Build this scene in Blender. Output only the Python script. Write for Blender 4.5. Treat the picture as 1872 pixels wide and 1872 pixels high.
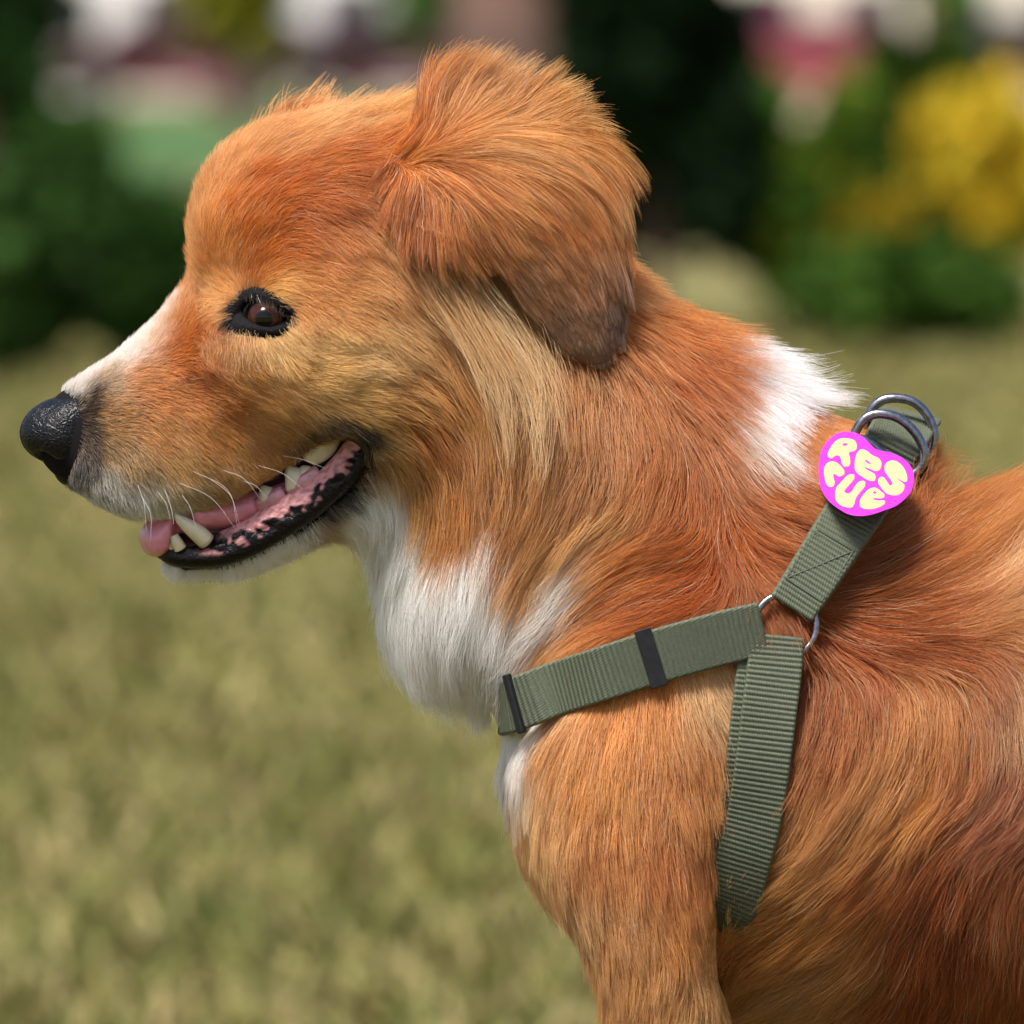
import bpy, bmesh, math, random
import numpy as np
from mathutils import Vector, Matrix, kdtree

for _o in list(bpy.data.objects):
    bpy.data.objects.remove(_o, do_unlink=True)
SC = bpy.context.scene
COL = SC.collection
RNG = np.random.default_rng(11)
random.seed(11)
PI = math.pi

# ---------------------------------------------------------------- camera
CAM_H, CAM_D, FPX = 0.652, 4.8, 24000.0
PITCH = math.atan2(936 - 120, FPX)
cam = bpy.data.objects.new('camera', bpy.data.cameras.new('camera'))
COL.objects.link(cam)
cam.location = (0, -CAM_D, CAM_H)
cam.rotation_euler = (math.radians(90) - PITCH, 0, 0)
cam.data.sensor_width = 36.0
cam.data.lens = FPX * 36 / 1872
cam.data.clip_start = 0.1
cam.data.clip_end = 2000
cam.data.dof.use_dof = True
cam.data.dof.focus_distance = CAM_D - 0.045
cam.data.dof.aperture_fstop = 19.5
SC.camera = cam

# ---------------------------------------------------------------- sky, sun, exposure
SUN_EL, SUN_AZ = math.radians(62), math.radians(215)     # azimuth: compass angle, clockwise from +Y
w = bpy.data.worlds.new('World'); SC.world = w; w.use_nodes = True
nt = w.node_tree
sky = nt.nodes.new('ShaderNodeTexSky'); sky.sky_type = 'NISHITA'; sky.sun_disc = False
sky.sun_elevation = SUN_EL; sky.sun_rotation = SUN_AZ
sky.air_density = 1.0; sky.dust_density = 3.0; sky.ozone_density = 1.0
bgn = nt.nodes['Background']; bgn.inputs['Strength'].default_value = 0.095
nt.links.new(sky.outputs[0], bgn.inputs['Color'])
sl = bpy.data.lights.new('sun', 'SUN'); sl.energy = 3.6; sl.angle = math.radians(20); sl.color = (1, 0.95, 0.88)
so = bpy.data.objects.new('sun', sl); COL.objects.link(so)
sd = Vector((math.sin(SUN_AZ) * math.cos(SUN_EL), math.cos(SUN_AZ) * math.cos(SUN_EL), math.sin(SUN_EL)))
so.rotation_euler = sd.to_track_quat('Z', 'Y').to_euler()
so.location = (0, 0, 6)
SC.view_settings.view_transform = 'Standard'; SC.view_settings.look = 'None'
SC.view_settings.exposure = 0.78; SC.view_settings.gamma = 1
cy = SC.cycles
cy.use_denoising = True
cy.max_bounces = 10; cy.diffuse_bounces = 5; cy.glossy_bounces = 4; cy.transmission_bounces = 8
cy.transparent_max_bounces = 8; cy.caustics_reflective = False; cy.caustics_refractive = False
cy.sample_clamp_indirect = 6.0
cy.use_adaptive_sampling = True; cy.adaptive_threshold = 0.025; cy.adaptive_min_samples = 32
SC.cycles_curves.shape = 'RIBBONS'

# ---------------------------------------------------------------- setting out
# Everything on the dog is laid out in image pixels (about 5 per mm, origin at the image's upper left) and
# cast through the camera to the depth Y (mm, towards the far side) set for it. World is built in mm, then scaled.
CP = np.array([0.0, -CAM_D * 1000, CAM_H * 1000])
FW = np.array([0, math.cos(PITCH), -math.sin(PITCH)]); UPV = np.array([0, math.sin(PITCH), math.cos(PITCH)])
def ray(u, v):
    u = np.asarray(u, float); v = np.asarray(v, float)
    return FW + ((u - 936) / FPX)[..., None] * np.array([1.0, 0, 0]) - ((v - 936) / FPX)[..., None] * UPV
def W(u, v, Y=0.0):
    r = ray(u, v); t = (Y - CP[1]) / r[..., 1]
    return CP + t[..., None] * r
def proj(P):
    d = P - CP; z = d @ FW
    return np.stack([936 + FPX * d[..., 0] / z, 936 - FPX * (d @ UPV) / z], -1)
# head frame: yawed a little towards the viewer's side about a pivot in the neck
YAW = math.radians(13)
HO = W(900, 620, 0.0)
HF = np.array([-math.cos(YAW), -math.sin(YAW), 0]); HL = np.array([math.sin(YAW), -math.cos(YAW), 0]); HU = np.array([0, 0, 1.0])
HM = np.stack([HF, HL, HU])
def HW(u, v, b=0.0):
    """image pixel cast along its camera ray onto the sheet that lies b mm from the head's median plane -> world mm"""
    r = ray(u, v); b = np.asarray(b, float)
    t = (b - (CP - HO) @ HL) / (r @ HL)
    return CP + t[..., None] * r
def smooth01(x):
    x = np.clip(x, 0, 1); return x * x * (3 - 2 * x)
def hexc(h):
    h = h.lstrip('#'); c = np.array([int(h[i:i + 2], 16) for i in (0, 2, 4)]) / 255.0
    return np.where(c <= 0.04045, c / 12.92, ((c + 0.055) / 1.055) ** 2.4)
def catmull(P, n, closed=False):
    P = np.asarray(P, float); m = len(P)
    if closed: Q = np.concatenate([P[-1:], P, P[:2]]); segs = m
    else: Q = np.concatenate([2 * P[:1] - P[1:2], P, 2 * P[-1:] - P[-2:-1]]); segs = m - 1
    t = np.linspace(0, segs, n, endpoint=not closed); i = np.minimum(t.astype(int), segs - 1); f = (t - i)[:, None]
    a, b, c, d = Q[i], Q[i + 1], Q[i + 2], Q[i + 3]
    return 0.5 * (2 * b + (c - a) * f + (2 * a - 5 * b + 4 * c - d) * f ** 2 + (3 * b - 3 * c + d - a) * f ** 3)

# ---------------------------------------------------------------- object helpers
def link(o, parent=None):
    COL.objects.link(o)
    if parent is not None: o.parent = parent
    return o
def tag(o, label, cat, group=None, kind=None):
    if label: o['label'] = label
    if cat: o['category'] = cat
    if group: o['group'] = group
    if kind: o['kind'] = kind
    return o
def mesh_obj(name, V, F, mat, parent=None, smooth=True, mm=True):
    me = bpy.data.meshes.new(name)
    V = np.asarray(V, float) * (0.001 if mm else 1.0)
    me.from_pydata(V.tolist(), [], F if isinstance(F, list) else np.asarray(F).tolist())
    if mat is not None: me.materials.append(mat)
    if smooth: me.polygons.foreach_set('use_smooth', np.ones(len(me.polygons), bool))
    me.update()
    return link(bpy.data.objects.new(name, me), parent)
def empty(name, loc=(0, 0, 0), parent=None):
    e = bpy.data.objects.new(name, None); e.location = loc; e.empty_display_size = 0.02
    return link(e, parent)
def fix_parent(child, parent):
    child.parent = parent; child.matrix_parent_inverse = Matrix.Translation(-Vector(parent.location))
def set_color(o, C, name='col'):
    C = np.concatenate([np.asarray(C, np.float32), np.ones((len(C), 1), np.float32)], 1)
    a = o.data.attributes.new(name, 'FLOAT_COLOR', 'POINT'); a.data.foreach_set('color', C.ravel())

# ---------------------------------------------------------------- materials
def mat_new(name):
    m = bpy.data.materials.new(name); m.use_nodes = True
    return m, m.node_tree, m.node_tree.nodes['Principled BSDF']
def N(nt, typ, **kw):
    n = nt.nodes.new(typ)
    for k, v in kw.items():
        if k.startswith('i_'): n.inputs[k[2:].replace('_', ' ')].default_value = v
        else: setattr(n, k, v)
    return n
def simple_mat(name, col, rough=0.5, metal=0.0, noise=None, var=0.15, bump=None, coat=0.0, sss=0.0, spec=0.5):
    """principled with an object-space noise that varies the colour, and an optional fine bump"""
    m, nt, b = mat_new(name)
    c = hexc(col) if isinstance(col, str) else np.asarray(col, float)
    b.inputs['Roughness'].default_value = rough; b.inputs['Metallic'].default_value = metal
    b.inputs['Coat Weight'].default_value = coat; b.inputs['Coat Roughness'].default_value = 0.08
    b.inputs['Specular IOR Level'].default_value = spec
    if sss: b.inputs['Subsurface Weight'].default_value = sss; b.inputs['Subsurface Radius'].default_value = (0.004, 0.0015, 0.001); b.inputs['Subsurface Scale'].default_value = 0.6
    tc = N(nt, 'ShaderNodeTexCoord')
    nz = N(nt, 'ShaderNodeTexNoise'); nz.inputs['Scale'].default_value = noise or 60; nz.inputs['Detail'].default_value = 5
    nt.links.new(tc.outputs['Object'], nz.inputs['Vector'])
    rp = N(nt, 'ShaderNodeValToRGB')
    rp.color_ramp.elements[0].position = 0.3; rp.color_ramp.elements[1].position = 0.7
    rp.color_ramp.elements[0].color = (*(c * (1 - var)), 1); rp.color_ramp.elements[1].color = (*np.minimum(c * (1 + var), 1), 1)
    nt.links.new(nz.outputs['Fac'], rp.inputs['Fac']); nt.links.new(rp.outputs['Color'], b.inputs['Base Color'])
    if bump:
        sc_, st = bump
        n2 = N(nt, 'ShaderNodeTexNoise'); n2.inputs['Scale'].default_value = sc_; n2.inputs['Detail'].default_value = 4
        nt.links.new(tc.outputs['Object'], n2.inputs['Vector'])
        bp = N(nt, 'ShaderNodeBump'); bp.inputs['Strength'].default_value = st; bp.inputs['Distance'].default_value = 0.001
        nt.links.new(n2.outputs['Fac'], bp.inputs['Height']); nt.links.new(bp.outputs['Normal'], b.inputs['Normal'])
    return m
def attr_mat(name, rough=0.8, coat=0.0, bump=None, spec=0.3):
    m, nt, b = mat_new(name)
    a = N(nt, 'ShaderNodeAttribute', attribute_name='col'); nt.links.new(a.outputs['Color'], b.inputs['Base Color'])
    b.inputs['Roughness'].default_value = rough; b.inputs['Coat Weight'].default_value = coat; b.inputs['Specular IOR Level'].default_value = spec
    b.inputs['Coat Roughness'].default_value = 0.1
    if bump:
        tc = N(nt, 'ShaderNodeTexCoord'); n2 = N(nt, 'ShaderNodeTexNoise'); n2.inputs['Scale'].default_value = bump[0]
        nt.links.new(tc.outputs['Object'], n2.inputs['Vector'])
        bp = N(nt, 'ShaderNodeBump'); bp.inputs['Strength'].default_value = bump[1]; bp.inputs['Distance'].default_value = 0.001
        nt.links.new(n2.outputs['Fac'], bp.inputs['Height']); nt.links.new(bp.outputs['Normal'], b.inputs['Normal'])
    return m

# ---------------------------------------------------------------- implicit modelling (distance field on a grid, then surface nets)
class Field:
    def __init__(s, lo, hi, h):
        s.lo = np.array(lo, float); s.h = float(h)
        s.n = np.ceil((np.array(hi) - s.lo) / h).astype(int) + 1
        s.d = np.full(s.n, 60.0, np.float32)
    def block(s, lo, hi):
        i0 = np.clip(np.floor((np.asarray(lo) - s.lo) / s.h).astype(int), 0, s.n)
        i1 = np.clip(np.ceil((np.asarray(hi) - s.lo) / s.h).astype(int) + 1, 0, s.n)
        ax = [(s.lo[k] + s.h * np.arange(i0[k], i1[k])).astype(np.float32) for k in range(3)]
        return tuple(slice(i0[k], i1[k]) for k in range(3)), ax
    def union(s, sl, e, k):
        d = s.d[sl]
        if k > 0:
            hh = np.clip(0.5 + 0.5 * (d - e) / k, 0, 1)
            s.d[sl] = (d * (1 - hh) + e * hh - k * hh * (1 - hh)).astype(np.float32)
        else: s.d[sl] = np.minimum(d, e)
    def cut(s, sl, e, k):
        d = s.d[sl]; e = -e
        hh = np.clip(0.5 - 0.5 * (d - e) / max(k, 1e-6), 0, 1)
        s.d[sl] = d * (1 - hh) + e * hh + k * hh * (1 - hh)
    def ellip(s, c, r, M=np.eye(3), k=6, cut=False):
        """ellipsoid at c (world mm), radii r along the rows of M"""
        R = max(r) + 3 * k + 4; sl, ax = s.block(c - R, c + R)
        x = ax[0][:, None, None] - c[0]; y = ax[1][None, :, None] - c[1]; z = ax[2][None, None, :] - c[2]
        q = 0; g = 0
        for i in range(3):
            p = (M[i, 0] * x + M[i, 1] * y + M[i, 2] * z) / r[i]
            q = q + p * p; g = g + (p / r[i]) ** 2
        k0 = np.sqrt(q) + 1e-6; k1 = np.sqrt(g) + 1e-6
        e = k0 * (k0 - 1) / k1
        e = np.where(k0 < 0.3, (k0 - 1) * min(r), e)
        (s.cut if cut else s.union)(sl, e.astype(np.float32), k)
    def chain(s, P, rv, rl, L, k=6, n=None, internal=2.0):
        """tube along P (mm) with in-plane radius rv and radius rl along the direction L"""
        P = np.asarray(P, float); n = n or 4 * (len(P) - 1) + 1
        A = catmull(np.concatenate([P, np.asarray(rv, float)[:, None], np.asarray(rl, float)[:, None]], 1), n)
        R = A[:, 3:].max() + 3 * k + 6
        lo = A[:, :3].min(0) - R; hi = A[:, :3].max(0) + R
        sl, ax = s.block(lo, hi)
        x = ax[0][:, None, None]; y = ax[1][None, :, None]; z = ax[2][None, None, :]
        best = np.full([len(q) for q in ax], 60.0, np.float32)
        X, Y, Z = ax
        for a, b in zip(A[:-1], A[1:]):
            m = max(a[3], a[4], b[3], b[4]) + 3 * k + 6; sub = []
            for i, q in enumerate(ax):
                sub.append(slice(int(np.searchsorted(q, min(a[i], b[i]) - m)), int(np.searchsorted(q, max(a[i], b[i]) + m))))
            sub = tuple(sub); x = X[sub[0]][:, None, None]; y = Y[sub[1]][None, :, None]; z = Z[sub[2]][None, None, :]
            v = b[:3] - a[:3]; vv = v @ v
            t = ((x - a[0]) * (v[0] / vv) + (y - a[1]) * (v[1] / vv) + (z - a[2]) * (v[2] / vv)).astype(np.float32)
            t = np.clip(t, 0, 1)
            f = np.float32
            dx = x - f(a[0]) - t * f(v[0]); dy = y - f(a[1]) - t * f(v[1]); dz = z - f(a[2]) - t * f(v[2])
            dl = dx * f(L[0]) + dy * f(L[1]) + dz * f(L[2]); dl = dl * dl
            dd = np.maximum(dx * dx + dy * dy + dz * dz - dl, 0)
            iv = 1 / (f(a[3]) + t * f(b[3] - a[3])) ** 2; il = 1 / (f(a[4]) + t * f(b[4] - a[4])) ** 2
            k0 = np.sqrt(dd * iv + dl * il) + f(1e-6); e = k0 * (k0 - 1) / (np.sqrt(dd * iv * iv + dl * il * il) + f(1e-6))
            e = np.where(k0 < 0.3, (k0 - 1) / np.sqrt(np.maximum(iv, il)), e)
            best[sub] = np.minimum(best[sub], e)
        s.union(sl, best, k)
    def prism_cut(s, poly, O, M, b0, b1, k=2.0):
        """cut the prism whose outline poly (in the plane M[0], M[2] through O) runs from b0 to b1 along M[1]"""
        poly = np.asarray(poly, float)
        pts = np.array([O + M[0] * p[0] + M[2] * p[1] + M[1] * b for p in poly for b in (b0, b1)])
        sl, ax = s.block(pts.min(0) - 8, pts.max(0) + 8)
        x = ax[0][:, None, None] - O[0]; y = ax[1][None, :, None] - O[1]; z = ax[2][None, None, :] - O[2]
        a = M[0, 0] * x + M[0, 1] * y + M[0, 2] * z; b = M[1, 0] * x + M[1, 1] * y + M[1, 2] * z; c = M[2, 0] * x + M[2, 1] * y + M[2, 2] * z
        a, b, c = np.broadcast_arrays(a, b, c)
        e = np.maximum(poly_sd(a, c, poly), np.maximum(b0 - b, b - b1)).astype(np.float32)
        s.cut(sl, e, k)
    def sample(s, P):
        g = (P - s.lo) / s.h; g = np.clip(g, 0, s.n - 1.001); i = g.astype(int); f = (g - i).astype(np.float32)
        d = s.d; i0, j0, k0 = i.T; fx, fy, fz = f.T
        def L(a, b, t): return a + (b - a) * t
        return L(L(L(d[i0, j0, k0], d[i0 + 1, j0, k0], fx), L(d[i0, j0 + 1, k0], d[i0 + 1, j0 + 1, k0], fx), fy),
                 L(L(d[i0, j0, k0 + 1], d[i0 + 1, j0, k0 + 1], fx), L(d[i0, j0 + 1, k0 + 1], d[i0 + 1, j0 + 1, k0 + 1], fx), fy), fz)
    def grad(s, P, e=None):
        e = e or s.h; G = np.stack([s.sample(P + np.eye(3)[k] * e) - s.sample(P - np.eye(3)[k] * e) for k in range(3)], 1)
        return G / (np.linalg.norm(G, axis=1, keepdims=True) + 1e-9)
    def mesh(s):
        d = s.d; ins = d < 0; nx, ny, nz = d.shape
        cnt = np.zeros((nx - 1, ny - 1, nz - 1), np.uint8)
        for a in (0, 1):
            for b in (0, 1):
                for c in (0, 1): cnt += ins[a:nx - 1 + a, b:ny - 1 + b, c:nz - 1 + c]
        ci = np.argwhere((cnt > 0) & (cnt < 8)); idx = np.full(cnt.shape, -1, np.int32); idx[tuple(ci.T)] = np.arange(len(ci))
        acc = np.zeros((len(ci), 3)); num = np.zeros(len(ci))
        cor = [(a, b, c) for a in (0, 1) for b in (0, 1) for c in (0, 1)]
        val = {c: d[ci[:, 0] + c[0], ci[:, 1] + c[1], ci[:, 2] + c[2]] for c in cor}
        for c in cor:
            for k in range(3):
                if c[k]: continue
                e = list(c); e[k] = 1; e = tuple(e); va, vb = val[c], val[e]; m = (va < 0) != (vb < 0)
                t = np.where(m, va / np.where(m, va - vb, 1), 0)
                p = np.array(c, float)[None] + 0 * acc; p[:, k] += t
                acc += p * m[:, None]; num += m
        V = s.lo + s.h * (ci + acc / num[:, None])
        Q = []
        for k in range(3):
            sa = [slice(None)] * 3; sb = [slice(None)] * 3; sa[k] = slice(0, -1); sb[k] = slice(1, None)
            A = ins[tuple(sa)]; B = ins[tuple(sb)]
            for flip, m in ((0, A & ~B), (1, ~A & B)):
                e = np.argwhere(m); o = [j for j in range(3) if j != k]
                e = e[(e[:, o[0]] > 0) & (e[:, o[1]] > 0) & (e[:, o[0]] < d.shape[o[0]] - 1) & (e[:, o[1]] < d.shape[o[1]] - 1)]
                def at(p, q):
                    f = e.copy(); f[:, o[0]] += p; f[:, o[1]] += q; return idx[tuple(f.T)]
                q = np.stack([at(-1, -1), at(0, -1), at(0, 0), at(-1, 0)], 1)
                if (k == 1) != bool(flip): q = q[:, ::-1]
                Q.append(q)
        return V, np.concatenate(Q)
def poly_sd(a, c, poly):
    """signed distance to a closed polygon (negative inside)"""
    d2 = np.full(a.shape, 1e9, np.float32); sgn = np.zeros(a.shape, bool)
    P = np.asarray(poly, float); Q = np.roll(P, -1, 0)
    for p, q in zip(P, Q):
        e = q - p; wx = a - p[0]; wy = c - p[1]
        t = np.clip((wx * e[0] + wy * e[1]) / (e @ e + 1e-12), 0, 1)
        d2 = np.minimum(d2, (wx - t * e[0]) ** 2 + (wy - t * e[1]) ** 2)
        cond = (p[1] <= c) != (q[1] <= c)
        xi = p[0] + (c - p[1]) * e[0] / (e[1] if abs(e[1]) > 1e-9 else 1e-9)
        sgn ^= cond & (a < xi)
    d = np.sqrt(d2); return np.where(sgn, -d, d)

# ================================================================ the dog: body
BL = np.array([0, -1.0, 0])                       # lateral direction of the trunk (towards the viewer's side)
G0 = 0.0
GROUND_V = 3310                                   # image row of the ground under the dog
body = Field((-190, -125, -6), (560, 125, 690), 2.0)
def nodes(rows, f):
    """rows (u, v, in-plane radius in image pixels, lateral mm, offset b mm)"""
    P = [f(r[0], r[1], (r[4] if len(r) > 4 else 0.0)) for r in rows]
    return np.array(P), [r[2] / 5.0 for r in rows], [r[3] for r in rows]
bw = lambda u, v, b=0.0: W(u, v, -b)
# trunk
body.chain(*nodes([(1150, 1400, 165, 44), (1250, 1400, 320, 66), (1430, 1400, 465, 84), (1750, 1440, 510, 92), (2300, 1420, 500, 95),
                   (2900, 1360, 400, 84), (3150, 1290, 330, 74)], bw), BL, k=8)
# neck
body.chain(*nodes([(800, 560, 240, 44), (905, 695, 300, 52), (1010, 840, 348, 58), (1160, 990, 398, 64), (1350, 1160, 412, 68)], bw), BL, k=14)
body.ellip(W(1550, 858), np.array([24, 27, 15.0]), k=14)
# throat ruff underlying mass
body.ellip(W(852, 1085), np.array([26, 44, 32.0]), k=14)
for sgn in (1, -1):
    # shoulder blade, upper arm, foreleg
    body.chain(*nodes([(1560, 1010, 120, 20, 38 * sgn), (1330, 1200, 190, 26, 55 * sgn), (1160, 1400, 195, 30, 62 * sgn)], bw), BL, k=12)
    body.chain(*nodes([(1190, 1330, 180, 30, 60 * sgn), (1158, 1500, 172, 33, 66 * sgn), (1192, 1700, 116, 30, 70 * sgn), (1217, 1880, 98, 25, 70 * sgn),
                       (1235, 2120, 82, 20, 68 * sgn), (1225, 2500, 66, 14, 66 * sgn), (1215, 2850, 58, 13, 64 * sgn), (1195, 3120, 55, 13, 64 * sgn)], bw), BL, k=5, n=57)
    paw = lambda u, z: np.array([W(u, 3200, -64 * sgn)[0], -64.0 * sgn, z])
    body.chain([paw(1200, 30), paw(1188, 16), paw(1120, 11)], [11, 13, 11], [14, 17, 19], BL, k=6)
    # hind leg
    body.chain(*nodes([(3080, 1300, 330, 34, 48 * sgn), (2930, 1750, 250, 32, 62 * sgn), (2800, 2100, 150, 25, 66 * sgn), (3000, 2400, 95, 18, 64 * sgn),
                       (3170, 2650, 62, 13, 62 * sgn), (3110, 2950, 55, 12, 62 * sgn), (3060, 3180, 55, 13, 62 * sgn)], bw), BL, k=8)
    body.chain([paw(3060, 30), paw(3050, 16), paw(2960, 11)], [11, 13, 11], [14, 16, 18], BL, k=6)
# tail
body.chain(*nodes([(3330, 1150, 70, 14), (3480, 1300, 65, 13), (3560, 1600, 60, 12), (3580, 1950, 40, 8)], bw), BL, k=10)
# ---- head (its own frame)
hw = HW
# upper jaw and bridge of the nose
body.chain(*nodes([(155, 797, 90, 16), (215, 790, 120, 20.5), (300, 765, 145, 24), (400, 715, 172, 29), (500, 660, 204, 36), (600, 620, 217, 42)], hw), HL, k=3)
# skull
body.ellip(HW(650, 428), np.array([57, 45, 43.0]), HM, k=12)
body.ellip(HW(503, 410), np.array([27, 30, 32.0]), HM, k=10)
body.ellip(HW(790, 480), np.array([42, 47, 48.0]), HM, k=12)
for sgn in (1, -1):
    body.ellip(HW(428, 438, 19 * sgn), np.array([13, 10, 15.0]), HM, k=12)            # brow
    body.ellip(HW(615, 615, 30 * sgn), np.array([44, 15, 25.0]), HM, k=20)           # cheekbone
    body.ellip(HW(760, 650, 36 * sgn), np.array([36, 15, 34.0]), HM, k=20)           # cheek muscle
    body.ellip(HW(280, 860, 13 * sgn), np.array([27, 9, 16.0]), HM, k=7)             # lip pad
    body.ellip(HW(420, 835, 18 * sgn), np.array([30, 8, 16.0]), HM, k=9)             # lip
# lower jaw
body.chain(*nodes([(332, 1010, 36, 11), (430, 998, 46, 14), (520, 952, 54, 18), (610, 897, 58, 22), (700, 815, 84, 28), (800, 720, 110, 33)], hw), HL, k=5)
body.ellip(HW(690, 900), np.array([16, 20, 18.0]), HM, k=10)
# opening of the mouth
MOUTH = [(285, 975), (262, 940), (330, 940), (410, 903), (480, 855), (545, 802), (605, 775), (655, 795), (660, 835), (635, 880), (560, 935), (480, 975), (400, 995), (330, 985)]
mp = [((HW(u, v, 0) - HO) @ HF, (HW(u, v, 0) - HO) @ HU) for u, v in MOUTH]
body.prism_cut(mp, HO, HM, -45, 45, k=2)
# eyes: the ball sits just behind the lids
def hit(u, v, f=None, y0=-130.0, lift=0.0):
    """where the camera ray of image pixel (u, v) meets the skin"""
    f = f or body; u = np.atleast_1d(np.asarray(u, float)); v = np.atleast_1d(np.asarray(v, float)); r = ray(u, v); r = r / np.linalg.norm(r, axis=1, keepdims=True)
    p = CP + r * ((y0 - CP[1]) / r[:, 1])[:, None]
    for _ in range(90):
        d = f.sample(p); p = p + r * np.clip(d - lift, -3, 6)[:, None] * 0.7
    return p
EYE = (483, 572); EYE_R = 9.6
ep = hit(*EYE)[0]; en = body.grad(ep[None])[0]
EYE_C = ep - en * (EYE_R - 0.5)
mir = lambda p: HO + HM.T @ (np.array([1, -1, 1]) * (HM @ (p - HO)))
for c in (EYE_C, mir(EYE_C)):
    body.ellip(c + HM.T @ np.array([0, 3.0 if c is EYE_C else -3.0, 0]), np.array([11.5, 9, 7.2]), HM, k=2.0, cut=True)
BV, BF = body.mesh()
# light smoothing of the net
def relax(V, F, it=3):
    F = np.asarray(F); n = len(V)
    for _ in range(it):
        S = np.zeros_like(V); c = np.zeros(n)
        for a, b in ((0, 1), (1, 2), (2, 3), (3, 0)):
            for i, j in ((a, b), (b, a)):
                np.add.at(S, F[:, i], V[F[:, j]]); np.add.at(c, F[:, i], 1)
        V = 0.5 * V + 0.5 * S / np.maximum(c, 1)[:, None]
    return V
BV = relax(BV, BF, 2)

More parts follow.
